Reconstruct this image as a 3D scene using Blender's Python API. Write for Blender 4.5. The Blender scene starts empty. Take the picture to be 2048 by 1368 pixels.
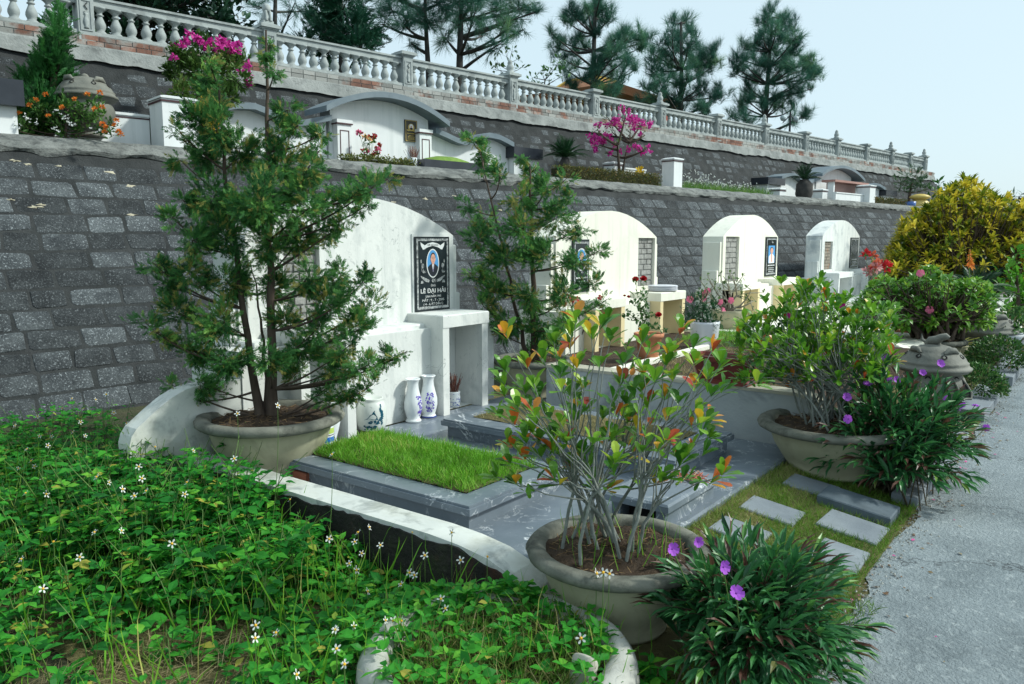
import bpy, math, random
import numpy as np
from mathutils import Vector
from mathutils.geometry import tessellate_polygon
random.seed(7); RNG=np.random.default_rng(11)
scene=bpy.context.scene
# ---------------------------------------------------------------- camera
FPX=1573.; PITCH=math.radians(7.3); HEAD=math.radians(37.25); EYE=1.55
cam=bpy.data.cameras.new('camera'); cam.sensor_width=36; cam.lens=FPX/2048*36; cam.clip_end=3000; cam.clip_start=.02
co=bpy.data.objects.new('camera',cam); scene.collection.objects.link(co)
co.location=(0,0,EYE); co.rotation_euler=(math.pi/2-PITCH,0,HEAD-math.pi/2); scene.camera=co
# ---------------------------------------------------------------- sky, sun, exposure
SUN_EL=math.radians(40); SUN_AZ=math.radians(-52)      # azimuth measured from +X, counter-clockwise
SKY_STRENGTH=.145; SUN_STRENGTH=2.9
w=bpy.data.worlds.new('World'); scene.world=w; w.use_nodes=True
nt=w.node_tree; bg=nt.nodes['Background']
sky=nt.nodes.new('ShaderNodeTexSky'); sky.sky_type='NISHITA'; sky.sun_disc=False
sky.sun_elevation=SUN_EL; sky.sun_rotation=math.pi/2-SUN_AZ; sky.air_density=1.; sky.dust_density=2.5; sky.ozone_density=1.5
pale=nt.nodes.new('ShaderNodeMix'); pale.data_type='RGBA'; pale.inputs['Factor'].default_value=.82
nt.links.new(sky.outputs[0],pale.inputs['A']); pale.inputs['B'].default_value=(3.85,4.85,5.2,1)
nt.links.new(pale.outputs['Result'],bg.inputs['Color']); bg.inputs['Strength'].default_value=SKY_STRENGTH
sl=bpy.data.lights.new('sun','SUN'); sl.energy=SUN_STRENGTH; sl.angle=math.radians(5); sl.color=(.97,1,.92)
so=bpy.data.objects.new('sun',sl); scene.collection.objects.link(so)
sd=Vector((math.cos(SUN_EL)*math.cos(SUN_AZ),math.cos(SUN_EL)*math.sin(SUN_AZ),math.sin(SUN_EL)))
so.rotation_euler=sd.to_track_quat('Z','Y').to_euler(); so.location=(5,-8,12)
scene.view_settings.view_transform='Standard'; scene.view_settings.look='None'
scene.view_settings.exposure=0.40; scene.view_settings.gamma=1
scene.cycles.max_bounces=6; scene.cycles.diffuse_bounces=3; scene.cycles.transparent_max_bounces=4
# ---------------------------------------------------------------- where a pixel of the photograph meets a plane
FW=np.array([math.cos(HEAD)*math.cos(PITCH),math.sin(HEAD)*math.cos(PITCH),-math.sin(PITCH)])
RT=np.array([math.sin(HEAD),-math.cos(HEAD),0]); UP=np.cross(RT,FW); C0=np.array([0,0,EYE])
def ray(x,y): return FW+RT*(x-1024)/FPX-UP*(y-684)/FPX
def pt(x,y,w): return C0+ray(x,y)*w
def at_z(x,y,z): d=ray(x,y); return C0+d*(z-EYE)/d[2]
def at_y(x,y,Y): d=ray(x,y); return C0+d*Y/d[1]
WAZ=math.radians(-9.5); WD=np.array([math.cos(WAZ),math.sin(WAZ),0]); WN=np.array([-math.sin(WAZ),math.cos(WAZ),0]); WB=np.array([4,7.25,0])
def WP(s,t,z): return WB+WD*s+WN*t+np.array([0,0,z])
def at_t(x,y,t):            # plane t metres behind the foot of the lower wall -> (s,z)
    d=ray(x,y); k=((WB-C0)@WN+t)/(d@WN); p=C0+d*k; return (p-WB)@WD,p[2]
def wdep(p): return (np.asarray(p)-C0)@FW
# ---------------------------------------------------------------- meshes
def A(v): return np.asarray(v,dtype=np.float64)
class MB:
    def __init__(s): s.v=[];s.f=[];s.m=[];s.t=[];s.n=0;s.sm=[]
    def add(s,v,f,mat=0,tint=None,smooth=False):
        v=A(v).reshape(-1,3); s.v.append(v)
        groups=f if isinstance(f,list) and len(f) and isinstance(f[0],np.ndarray) else None
        if groups is None:
            by={}
            for q in f: by.setdefault(len(q),[]).append(q)
            groups=[np.array(q) for q in by.values()]
        for g in groups:
            s.f.append(g+s.n); s.m.append(np.full(len(g),mat)); s.sm.append(np.full(len(g),smooth))
        s.t.append(np.full(len(v),.5) if tint is None else np.broadcast_to(A(tint),(len(v),)))
        s.n+=len(v); return s
    def box(s,x0,x1,y0,y1,z0,z1,mat=0):
        v=[(x,y,z) for z in (z0,z1) for y in (y0,y1) for x in (x0,x1)]
        return s.add(v,[(0,2,3,1),(4,5,7,6),(0,1,5,4),(2,6,7,3),(0,4,6,2),(1,3,7,5)],mat)
    def wbox(s,s0,s1,t0,t1,z0,z1,mat=0):      # box lined up with the walls
        v=[WP(a,b,z) for z in (z0,z1) for b in (t0,t1) for a in (s0,s1)]
        return s.add(v,[(0,2,3,1),(4,5,7,6),(0,1,5,4),(2,6,7,3),(0,4,6,2),(1,3,7,5)],mat)
    def bbox(s,x0,x1,y0,y1,z0,z1,b=.01,mat=0):  # box with chamfered upper rim
        s.add([(x0,y0,z0),(x1,y0,z0),(x1,y1,z0),(x0,y1,z0),(x0,y0,z1-b),(x1,y0,z1-b),(x1,y1,z1-b),(x0,y1,z1-b),(x0+b,y0+b,z1),(x1-b,y0+b,z1),(x1-b,y1-b,z1),(x0+b,y1-b,z1)],
          [(3,2,1,0),(0,1,5,4),(1,2,6,5),(2,3,7,6),(3,0,4,7),(4,5,9,8),(5,6,10,9),(6,7,11,10),(7,4,8,11),(8,9,10,11)],mat); return s
    def prism(s,poly,fn0,fn1,mat=0,holes=()):   # poly in 2-D; fn0/fn1 map (u,v) to the front and back points
        loops=[list(poly)]+[list(h) for h in holes]
        pts=[p for l in loops for p in l]; n=len(pts)
        tri=tessellate_polygon([[Vector((p[0],p[1],0)) for p in l] for l in loops])
        v=[fn0(*p) for p in pts]+[fn1(*p) for p in pts]; f=[tuple(t) for t in tri]+[tuple(i+n for i in t[::-1]) for t in tri]
        o=0
        for l in loops:
            k=len(l)
            for i in range(k): a=o+i;b=o+(i+1)%k; f.append((a,b,b+n,a+n))
            o+=k
        return s.add(v,f,mat)
    def xz(s,poly,y0,y1,mat=0,holes=()): return s.prism(poly,lambda u,v:(u,y0,v),lambda u,v:(u,y1,v),mat,holes)
    def yz(s,poly,x0,x1,mat=0,holes=()): return s.prism(poly,lambda u,v:(x0,u,v),lambda u,v:(x1,u,v),mat,holes)
    def xy(s,poly,z0,z1,mat=0,holes=()): return s.prism(poly,lambda u,v:(u,v,z1),lambda u,v:(u,v,z0),mat,holes)
    def wsz(s,poly,t0,t1,mat=0,holes=()): return s.prism(poly,lambda u,v:WP(u,t0,v),lambda u,v:WP(u,t1,v),mat,holes)
    def lathe(s,prof,c=(0,0,0),n=24,mat=0,sx=1,sy=1,jit=0,smooth=True,tint=None):
        prof=A(prof); k=len(prof); a=np.linspace(0,2*np.pi,n,endpoint=False)
        r=prof[:,0][:,None]*(1+jit*RNG.normal(size=(k,n))); z=prof[:,1][:,None]+0*a
        v=np.stack([c[0]+r*np.cos(a)*sx,c[1]+r*np.sin(a)*sy,c[2]+z],-1).reshape(-1,3)
        i=np.arange(k-1)[:,None]*n; j=np.arange(n); j2=(j+1)%n
        f=np.stack([i+j,i+j2,i+n+j2,i+n+j],-1).reshape(-1,4)
        return s.add(v,[f],mat,tint,smooth)
    def tube(s,pts,rad,n=5,mat=0,tint=None):
        p=A(pts); k=len(p); rad=np.broadcast_to(A(rad),(k,))
        d=np.gradient(p,axis=0); d/=np.linalg.norm(d,axis=1)[:,None]+1e-9
        ref=np.where(np.abs(d[:,2:3])>.9,A([[1,0,0]]),A([[0,0,1]])); x=np.cross(d,ref); x/=np.linalg.norm(x,axis=1)[:,None]+1e-9; y=np.cross(d,x)
        a=np.linspace(0,2*np.pi,n,endpoint=False)
        v=p[:,None]+rad[:,None,None]*(x[:,None]*np.cos(a)[:,None]+y[:,None]*np.sin(a)[:,None])
        i=np.arange(k-1)[:,None]*n; j=np.arange(n); j2=(j+1)%n
        f=np.stack([i+j,i+j2,i+n+j2,i+n+j],-1).reshape(-1,4)
        return s.add(v.reshape(-1,3),[f],mat,tint,True)
    def leaves(s,tpl,pos,d,up,scale,tint=None,mat=0,wid=1.):
        tv,tf=tpl; tv=A(tv); pos=A(pos); n=len(pos)
        if n==0: return s
        d=A(d); d=d/(np.linalg.norm(d,axis=1)[:,None]+1e-9); up=np.broadcast_to(A(up),(n,3)).copy(); up=up+RNG.normal(size=(n,3))*1e-3
        z=up-(up*d).sum(1)[:,None]*d; z/=np.linalg.norm(z,axis=1)[:,None]+1e-9; y=np.cross(z,d)
        sc=np.broadcast_to(A(scale),(n,))[:,None,None]; wd=np.broadcast_to(A(wid),(n,))[:,None,None]
        v=pos[:,None]+sc*(tv[:,0][None,:,None]*d[:,None]+wd*tv[:,1][None,:,None]*y[:,None]+tv[:,2][None,:,None]*z[:,None])
        tf=np.array(tf); f=(tf[None]+(np.arange(n)*len(tv))[:,None,None]).reshape(-1,tf.shape[1])
        tt=RNG.random(n) if tint is None else np.broadcast_to(A(tint),(n,))
        return s.add(v.reshape(-1,3),[f],mat,np.repeat(tt,len(tv)))
def norm(v): v=A(v); return v/(np.linalg.norm(v,axis=-1,keepdims=True)+1e-9)
def rdir(n): return norm(RNG.normal(size=(n,3)))
ORIG={}
def build(name,b,mats,parent=None):
    org=A((0,0,0))
    if parent is not None: org=ORIG[parent.name]
    V=np.concatenate(b.v)-org; me=bpy.data.meshes.new(name); me.vertices.add(len(V)); me.vertices.foreach_set('co',V.astype(np.float32).ravel())
    tot=sum(g.shape[0] for g in b.f); sizes=np.concatenate([np.full(len(g),g.shape[1]) for g in b.f]); idx=np.concatenate([g.ravel() for g in b.f])
    me.loops.add(len(idx)); me.loops.foreach_set('vertex_index',idx.astype(np.int32)); me.polygons.add(tot)
    me.polygons.foreach_set('loop_start',(np.cumsum(sizes)-sizes).astype(np.int32)); me.polygons.foreach_set('loop_total',sizes.astype(np.int32))
    me.polygons.foreach_set('material_index',np.concatenate(b.m).astype(np.int32)); me.polygons.foreach_set('use_smooth',np.concatenate(b.sm).astype(bool))
    at=me.attributes.new('tint','FLOAT','POINT'); at.data.foreach_set('value',np.concatenate(b.t).astype(np.float32))
    me.update(calc_edges=True)
    for m in (mats if isinstance(mats,(list,tuple)) else [mats]): me.materials.append(m)
    o=bpy.data.objects.new(name,me); scene.collection.objects.link(o)
    if parent is not None: o.parent=parent; ORIG[o.name]=org
    else: ORIG[o.name]=A((0,0,0))
    return o
def tag(o,label,cat,group=None,kind=None):
    o['label']=label; o['category']=cat
    if group: o['group']=group
    if kind: o['kind']=kind
    return o
def struct(name,b,mats,label=None,kind='structure'):
    o=build(name,b,mats); o['kind']=kind
    if label: o['label']=label; o['category']=name.replace('_',' ')
    return o
def thing(name,loc,label,cat,group=None):
    o=bpy.data.objects.new(name,None); scene.collection.objects.link(o); o.location=tuple(float(q) for q in loc); o.empty_display_size=.1
    ORIG[o.name]=A(loc); return tag(o,label,cat,group)
def dup(root,loc,label=None,rotz=0,scale=1):
    r=root.copy(); scene.collection.objects.link(r); r.location=tuple(float(q) for q in loc); r.rotation_euler=(0,0,rotz); r.scale=(scale,)*3
    if label: r['label']=label
    def rec(o,n):
        for ch in list(o.children):
            c=ch.copy(); scene.collection.objects.link(c); c.parent=n; rec(ch,c)
    rec(root,r); return r
# ---------------------------------------------------------------- materials
def _mat(name):
    m=bpy.data.materials.new(name); m.use_nodes=True; return m,m.node_tree.nodes,m.node_tree.links,m.node_tree.nodes['Principled BSDF']
def _ramp(N,stops,interp='LINEAR'):
    r=N.new('ShaderNodeValToRGB'); e=r.color_ramp.elements; r.color_ramp.interpolation=interp
    while len(e)<len(stops): e.new(.5)
    for k,(p,c) in enumerate(stops): e[k].position=p; e[k].color=(*c,1) if len(c)==3 else c
    return r
def _noise(N,L,co,scale,detail=4,rough=.55,dist=0.):
    n=N.new('ShaderNodeTexNoise'); n.inputs['Scale'].default_value=scale; n.inputs['Detail'].default_value=detail; n.inputs['Roughness'].default_value=rough; n.inputs['Distortion'].default_value=dist
    if co is not None: L.new(co,n.inputs['Vector'])
    return n
def _mix(N,L,f,a,b,mode='MIX'):
    m=N.new('ShaderNodeMix'); m.data_type='RGBA'; m.blend_type=mode
    for k,s in (('Factor',f),('A',a),('B',b)):
        if hasattr(s,'is_output'): L.new(s,m.inputs[k])
        elif k=='Factor': m.inputs[k].default_value=s
        else: m.inputs[k].default_value=(*s,1)
    return m.outputs['Result']
def surf(name,cols,scale=3,rough=.8,bump=.3,bscale=40,stains=(),tint=0.,spec=.3,detail=5,stretch=None,veins=None,bdist=.01,metal=0,cracks=None,streaks=None):
    m,N,L,P=_mat(name); tc=N.new('ShaderNodeTexCoord'); co=tc.outputs['Object']
    if stretch:
        mp=N.new('ShaderNodeMapping'); mp.inputs['Scale'].default_value=stretch; L.new(co,mp.inputs['Vector']); co=mp.outputs[0]
    n=_noise(N,L,co,scale,detail); k=len(cols)
    c=_ramp(N,[(.3+.4*i/max(1,k-1),q) for i,q in enumerate(cols)]); L.new(n.outputs[0],c.inputs[0]); out=c.outputs[0]
    for (col,sc,lo,hi,amt) in stains:
        s=_noise(N,L,co,sc,7,.65,.4); r=_ramp(N,[(lo,(0,0,0)),(hi,(amt,amt,amt))]); L.new(s.outputs[0],r.inputs[0]); out=_mix(N,L,r.outputs[0],out,col)
    if veins:
        for (col,sc,wd) in veins:
            s=_noise(N,L,co,sc,5,.6,1.2); r=_ramp(N,[(.5-wd,(0,0,0)),(.5,(1,1,1)),(.5+wd,(0,0,0))]); L.new(s.outputs[0],r.inputs[0])
            k2=_noise(N,L,co,sc*1.7,2); r2=_ramp(N,[(.48,(0,0,0)),(.62,(.9,.9,.9))]); L.new(k2.outputs[0],r2.inputs[0])
            out=_mix(N,L,_mix(N,L,1.,r.outputs[0],r2.outputs[0],'MULTIPLY'),out,col)
    if streaks:
        mp=N.new('ShaderNodeMapping'); mp.inputs['Scale'].default_value=(5,5,.35); L.new(tc.outputs['Object'],mp.inputs['Vector']); sn=_noise(N,L,mp.outputs[0],1.6,6,.65,.3)
        r=_ramp(N,[(.5,(0,0,0)),(.72,(streaks[1],)*3)]); L.new(sn.outputs[0],r.inputs[0]); out=_mix(N,L,r.outputs[0],out,streaks[0])
    if cracks:
        wn=_noise(N,L,co,2.2,6,.6); ad=N.new('ShaderNodeVectorMath'); ad.operation='ADD'; L.new(co,ad.inputs[0]); L.new(wn.outputs['Color'],ad.inputs[1]); vo=N.new('ShaderNodeTexVoronoi'); vo.feature='DISTANCE_TO_EDGE'; vo.inputs['Scale'].default_value=cracks[1]; L.new(ad.outputs[0],vo.inputs['Vector'])
        r=_ramp(N,[(0,(.85,.85,.85)),(.0065,(0,0,0))]); L.new(vo.outputs['Distance'],r.inputs[0]); out=_mix(N,L,r.outputs[0],out,cracks[0])
    if tint:
        at=N.new('ShaderNodeAttribute'); at.attribute_name='tint'; r=_ramp(N,[(0,(1-tint,)*3),(1,(1+tint,)*3)]); L.new(at.outputs['Fac'],r.inputs[0]); out=_mix(N,L,1.,out,r.outputs[0],'MULTIPLY')
    L.new(out,P.inputs['Base Color']); P.inputs['Roughness'].default_value=rough; P.inputs['Specular IOR Level'].default_value=spec; P.inputs['Metallic'].default_value=metal
    if bump:
        b=N.new('ShaderNodeBump'); b.inputs['Strength'].default_value=bump; b.inputs['Distance'].default_value=bdist
        nb=_noise(N,L,co,bscale,6,.65); L.new(nb.outputs[0],b.inputs['Height']); L.new(b.outputs[0],P.inputs['Normal'])
    return m
def leafmat(name,stops,trans=.3,rough=.45,interp='LINEAR',spec=.35):
    m,N,L,P=_mat(name); at=N.new('ShaderNodeAttribute'); at.attribute_name='tint'
    r=_ramp(N,stops,interp); L.new(at.outputs['Fac'],r.inputs[0]); L.new(r.outputs[0],P.inputs['Base Color'])
    P.inputs['Roughness'].default_value=rough; P.inputs['Specular IOR Level'].default_value=spec
    if trans:
        t=N.new('ShaderNodeBsdfTranslucent'); L.new(r.outputs[0],t.inputs['Color']); mx=N.new('ShaderNodeMixShader'); mx.inputs[0].default_value=trans
        o=N['Material Output']; L.new(P.outputs[0],mx.inputs[1]); L.new(t.outputs[0],mx.inputs[2]); L.new(mx.outputs[0],o.inputs['Surface'])
    return m
def plain(name,col,rough=.6,spec=.3): return surf(name,[tuple(q*.93 for q in col),col],6,rough,.08,60,spec=spec)
WHITE=surf('white_plaster',[(.62,.64,.62),(.74,.75,.72)],2.5,.85,.25,30,[((.36,.4,.4),2.4,.54,.7,.6),((.3,.33,.33),16,.58,.75,.45)],veins=[((.25,.28,.28),2.3,.006)],streaks=((.4,.44,.43),.55))
WGREY=surf('stained_plaster',[(.64,.67,.65),(.76,.77,.74)],2.2,.85,.3,30,[((.25,.3,.33),2.6,.54,.68,.7),((.16,.18,.19),14,.6,.74,.45)],streaks=((.36,.4,.41),.55))
CREAM=surf('cream_plaster',[(.75,.74,.64),(.8,.79,.7)],2,.8,.12,40,[((.5,.48,.4),2.2,.54,.74,.4),((.4,.4,.36),12,.6,.75,.3)],streaks=((.52,.51,.44),.5))
CREAM_SHADE=surf('shaded_cream_plaster',[(.7,.57,.32),(.74,.62,.38)],2,.8,.12,40)  # cream plaster again, with the shade under the tables put into its colour
SOILM=surf('soil',[(.035,.024,.017),(.085,.056,.036)],9,.95,.9,45,[((.16,.11,.07),22,.55,.7,.6)],bdist=.03)
MARBLE=surf('grey_marble',[(.115,.145,.175),(.195,.23,.27)],2.5,.32,.05,50,[((.06,.08,.1),3,.5,.75,.6)],veins=[((.75,.78,.8),1.9,.011),((.6,.63,.66),4.6,.012)],spec=.5)
CONCRETE=surf('road_concrete',[(.2,.24,.26),(.3,.345,.365)],1.1,.9,1.,55,[((.13,.16,.175),1.6,.48,.66,.75),((.45,.5,.51),24,.54,.68,.6),((.09,.11,.12),46,.56,.7,.6)],bdist=.02,cracks=((.05,.06,.065),.55))
STONE=surf('dark_stone',[(.032,.037,.041),(.085,.096,.102)],5,.9,1.,45,[((.42,.46,.48),62,.55,.68,.75),((.022,.026,.03),4,.5,.7,.8),((.015,.017,.02),40,.56,.7,.7)],tint=.42,bdist=.02)
MORTAR=surf('mortar',[(.022,.025,.026),(.052,.056,.057)],4,.95,.8,40,[((.03,.03,.032),2,.5,.7,.6),((.24,.23,.2),9,.68,.74,.6)],bdist=.02)
COPE=surf('coping_concrete',[(.13,.14,.135),(.27,.28,.265)],4,.95,1.,28,[((.06,.065,.065),6,.48,.66,.8),((.05,.05,.05),20,.56,.68,.7)],bdist=.02,stretch=(1,1,2.2))
RAIL=surf('grey_cast_stone',[(.30,.335,.335),(.43,.465,.455)],3,.85,.3,40,[((.15,.165,.165),5,.5,.72,.75)],bdist=.006)
PLASTER2=surf('rough_plaster',[(.19,.205,.2),(.33,.345,.335)],3.5,.95,.8,30,[((.09,.095,.095),5,.5,.7,.7)],bdist=.02)
DARKSTONE=surf('dark_polished_stone',[(.016,.02,.028),(.028,.034,.045)],5,.25,0,50,spec=.5)
ROOFGREY=surf('slate_paint',[(.12,.16,.19),(.19,.235,.265)],3,.6,.1,40,[((.08,.1,.12),5,.55,.75,.5)])
POTCREAM=surf('cream_concrete',[(.31,.3,.2),(.44,.425,.3)],3,.8,.25,35,[((.15,.15,.11),4,.5,.72,.7)],bdist=.006)
POTRIM=surf('mossy_rim',[(.11,.115,.095),(.22,.22,.185)],6,.9,.6,40,[((.04,.042,.036),7,.48,.66,.8)],bdist=.008)
TERRA=surf('terracotta',[(.5,.2,.1),(.6,.27,.15)],8,.8,.2,60)
MAROON=surf('maroon_glaze',[(.13,.024,.018),(.19,.04,.03)],3,.35,.05,40,spec=.5)
BARK=surf('bark',[(.05,.036,.027),(.11,.082,.063)],14,.95,.9,60,stretch=(1,1,.3),bdist=.01)
GREYSTEM=surf('grey_stem',[(.15,.165,.15),(.28,.3,.275)],20,.9,.4,70,[((.12,.13,.1),9,.55,.7,.5)])
GREENSTEM=leafmat('green_stem',[(0,(.06,.14,.03)),(1,(.12,.2,.05))],0,.6)
URNM=surf('weathered_bronze_stone',[(.11,.115,.1),(.22,.22,.19)],5,.7,.5,30,[((.09,.085,.07),6,.5,.7,.6)],bdist=.01)
PORCELAIN=surf('white_porcelain',[(.74,.78,.8),(.78,.81,.82)],3,.18,0,40,spec=.6)
WPOST=surf('white_paint',[(.70,.73,.74),(.78,.8,.8)],2,.7,.06,40,[((.5,.53,.54),4,.58,.78,.4)],streaks=((.5,.55,.55),.45))
TRIM=plain('dark_red_trim',(.07,.03,.035)); BRICKRED=surf('red_brick',[(.22,.075,.045),(.36,.13,.08)],10,.9,.5,60,[((.4,.38,.34),6,.58,.68,.8)])
BLACKHOLE=plain('hole_shade_and_black',(.012,.012,.012),.9)  # black for the shade inside hollows and holes; also a real jar stripe
# ================================================================ SETTING
def sheet(name,x0,x1,y0,y1,z,mat,n=1): 
    b=MB(); xs=np.linspace(x0,x1,n+1); b.add([(x0,y0,z),(x1,y0,z),(x1,y1,z),(x0,y1,z)],[(0,1,2,3)]); return struct(name,b,mat)
GROUNDM=surf('ground_earth',[(.035,.04,.02),(.075,.07,.04)],1.5,.95,.9,25,[((.03,.06,.015),3,.5,.65,.8),((.13,.11,.065),8,.55,.7,.5)],bdist=.03)
TURFM=surf('turf_earth',[(.085,.085,.03),(.15,.125,.055)],6,.95,.9,60,[((.2,.17,.08),5,.5,.68,.7),((.04,.035,.025),3,.56,.75,.7)],bdist=.015)
sheet('ground',-400,400,-400,400,-.012,GROUNDM)
b=MB(); xs=np.arange(-12,70,.12); e=.80+.035*np.sin(xs*5.1)+.03*RNG.normal(size=len(xs))*.6+np.where((xs>2.5),0,.0)
v=[(x,-14,0) for x in xs]+[(x,q,0) for x,q in zip(xs,e)]; n=len(xs)
b.add(v,[(i,i+1,i+1+n,i+n) for i in range(n-1)]); struct('road',b,CONCRETE)
b=MB(); b.add([(1.2,.5,-.006),(40,.5,-.006),(40,5,-.006),(1.2,5,-.006)],[(0,1,2,3)]); struct('verge',b,TURFM)
def TH(x,y): return (.012+.108*np.clip((np.asarray(y)-.84)/.74,0,1))*np.clip((np.asarray(x)-2.95)/.45,0,1)
b=MB(); xs=np.linspace(2.9,9,62); ys=np.linspace(.8,1.62,14); X,Y=np.meshgrid(xs,ys); Z=TH(X,Y)-.004+RNG.normal(size=X.shape)*.003; i=(np.arange(13)[:,None]*62+np.arange(61)).reshape(-1); b.add(np.stack([X,Y,Z],-1).reshape(-1,3),[np.stack([i,i+1,i+63,i+62],-1)]); struct('turf_bank',b,TURFM)
b=MB(); b.add([WP(-16,2.1,2.6),WP(26,2.1,2.6),WP(26,4.2,2.6),WP(-16,4.2,2.6)],[(0,1,2,3)]); struct('terrace_ground',b,GROUNDM)
b=MB(); b.add([WP(-40,4.35,4.24),WP(31.6,4.35,4.24),WP(31.6,70,4.24),WP(-40,70,4.24),WP(-40,4.35,-.1),WP(31.6,4.35,-.1),WP(31.6,70,-.1),WP(-40,70,-.1)],[(0,1,2,3),(1,5,6,2),(2,6,7,3),(0,3,7,4)]); struct('hilltop_ground',b,GROUNDM)
# ================================================================ STONE RETAINING WALLS
def stones(b,s0,s1,t0,z0,z1,beta,ch,lmin,lmax,gap=.022,smear=.12):
    tb=math.tan(beta); nrm=-WN*math.cos(beta)+A((0,0,1))*math.sin(beta); k=0; q=0
    L=(z1-z0)/math.cos(beta); rows=int(L/ch)
    for r in range(rows):
        s=s0-random.random()*.4; qa=r*ch; 
        while s<s1:
            l=random.uniform(lmin,lmax); g=gap*random.uniform(.55,1.5)
            dull=random.random()<smear
            if True:
                c=[(s+g/2,qa+g*.45),(s+l-g/2,qa+g*.45),(s+l-g/2,qa+ch-g*.45),(s+g/2,qa+ch-g*.45)]
                c=[(a+random.gauss(0,.009),d+random.gauss(0,.008)) for a,d in c]
                cx=sum(p[0] for p in c)/4; cy=sum(p[1] for p in c)/4; h=random.uniform(.002,.009) if not dull else .002
                mid=[]
                for i in range(4):   # eight-sided worn outline
                    a,d=c[i],c[(i+1)%4]; p_=c[i-1]
                    u=random.uniform(.05,.16); w_=random.uniform(.1,.25)
                    mid.append((a[0]+(p_[0]-a[0])*(w_ if i%2==1 else u)*.6,a[1]+(p_[1]-a[1])*(u if i%2 else w_)*.6)); mid.append((a[0]+(d[0]-a[0])*u*.6,a[1]+(d[1]-a[1])*u*.6))
                P=lambda a,d,o:WP(a,t0+d*math.sin(beta),z0+d*math.cos(beta))+nrm*o
                o=[P(a,d,-.004) for a,d in mid]; i2=[P(cx+(a-cx)*.955,cy+(d-cy)*.92,h*random.uniform(.7,1.2)) for a,d in mid]
                ctr=P(cx+random.gauss(0,.03),cy+random.gauss(0,.02),h*1.15+(random.uniform(.004,.016) if not dull else 0))
                f=[(j,(j+1)%8,8+(j+1)%8,8+j) for j in range(8)]+[(8+j,8+(j+1)%8,16) for j in range(8)]
                b.add(o+i2+[ctr],f,0,random.random()**.8 if not dull else -.35)
            s+=l
BE=math.radians(35); lw=thing('retaining_wall',WP(4,0,0),'lower dark stone retaining wall leaning back behind the row of four tombs','retaining wall')
b=MB(); b.wsz([(0,0)],0,0) if 0 else None
T35=math.tan(BE)
def profile(b,prof,s0,s1,mat=0,step=None):
    ss=[s0,s1] if step is None else list(np.arange(s0,s1+step,step))
    v=[];k=len(prof)
    for s in ss:
        for p in prof: v.append(WP(s,*(p(s) if callable(p) else p)))
    f=[]
    for i in range(len(ss)-1):
        for j in range(k-1): a=i*k+j; f.append((a,a+k,a+k+1,a+1))
    b.add(v,f,mat); return b
build('mortar_face',profile(MB(),[(-.03*T35,-.03),(2.6*T35,2.6),(2.25,2.6),(2.3,-.05)],-16,28.5),MORTAR,lw)
b=MB(); stones(b,-5,28.3,0,0,2.54,BE,.222,.3,.5); build('stone_block',b,STONE,lw)
def jag(t,z,a):
    nz=np.convolve(RNG.normal(size=1400),A([.12,.24,.28,.24,.12]),'same')*1.7; k=[0]
    def f(s): k[0]+=1; q=nz[k[0]%1390]; return (t+a*q*.5,z+a*q+a*.25*RNG.normal())
    return f
build('coping',profile(MB(),[jag(2.45*T35-.0,2.47,.016),jag(2.50*T35-.05,2.52,.012),jag(2.56*T35-.05,2.585,.006),jag(1.835,2.645,.006),jag(1.9,2.664,.004),(2.25,2.67),(2.25,2.5)],-16,28.5,step=.06),COPE,lw)
# cream mortar smears
b=MB(); nrm=-WN*math.cos(BE)+A((0,0,1))*math.sin(BE)
for px,py,wd_ in [(55,330,10),(120,333,9),(212,345,16),(260,372,10),(70,415,12),(265,430,9),(80,410,9),(330,418,8),(750,402,9),(790,405,8),(850,398,8),(640,372,8),(905,392,7),(30,322,9),(20,400,7),(1000,420,6)]:
    d=ray(px,py); N_=WN-T35*A((0,0,1)); p=C0+d*(((WB-C0)@N_)/(d@N_)); r=wd_/FPX*wdep(p)*.62
    a=np.linspace(0,2*np.pi,11)[:-1]; rr=r*(.25+1.1*RNG.random(10)); q=WN*math.sin(BE)+A((0,0,1))*math.cos(BE)
    b.add([p+nrm*.016]+[p+nrm*.006+WD*math.cos(x)*y*1.7+q*math.sin(x)*y*.55 for x,y in zip(a,rr)],[(0,1+i,1+(i+1)%10) for i in range(10)])
build('mortar_smear',b,surf('cream_mortar',[(.42,.38,.28),(.55,.5,.38)],20,.95,.6,50),lw)
# upper wall
B2=math.radians(25); T25=math.tan(B2); TU=4.05
uw=thing('retaining_wall',WP(8,TU-1.4*T25,2.6),'upper dark stone retaining wall carrying a brick course under the balustrade','retaining wall')
UE=27.75+3.95
build('mortar_face',profile(MB(),[(TU-1.45*T25,2.55),(TU,4.0),(TU+.3,4.0),(TU+.3,2.5)],-16,UE),MORTAR,uw)
b=MB(); stones(b,-6,UE,TU-1.38*T25,2.6,3.97,B2,.2,.26,.45); build('stone_block',b,STONE,uw)
build('concrete_band',profile(MB(),[jag(TU-.085,3.94,.014),jag(TU-.07,3.99,.008),jag(TU-.03,4.13,.005),(TU,4.155),(TU+.3,4.155)],-16,UE,step=.07),PLASTER2,uw)
b=MB()
for r in range(2):
    z=4.155+r*.07; s=-8.-.1*r
    while s<UE-.05:
        l=random.uniform(.2,.23); h=random.random()
        b.add([WP(s+x*(l-.012),TU+(.0 if y==0 else .2)-.004*h,z+q*.06) for q in (0,1) for y in (0,1) for x in (0,1)],[(0,2,3,1),(4,5,7,6),(0,1,5,4),(2,6,7,3),(0,4,6,2),(1,3,7,5)],0,h); s+=l
build('brick_course',b,surf('old_red_brick',[(.17,.085,.065),(.28,.15,.11)],5,.95,.6,50,[((.3,.31,.295),1.6,.42,.52,.95),((.12,.09,.08),9,.55,.7,.6)],tint=.3,bdist=.008),uw)
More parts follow.
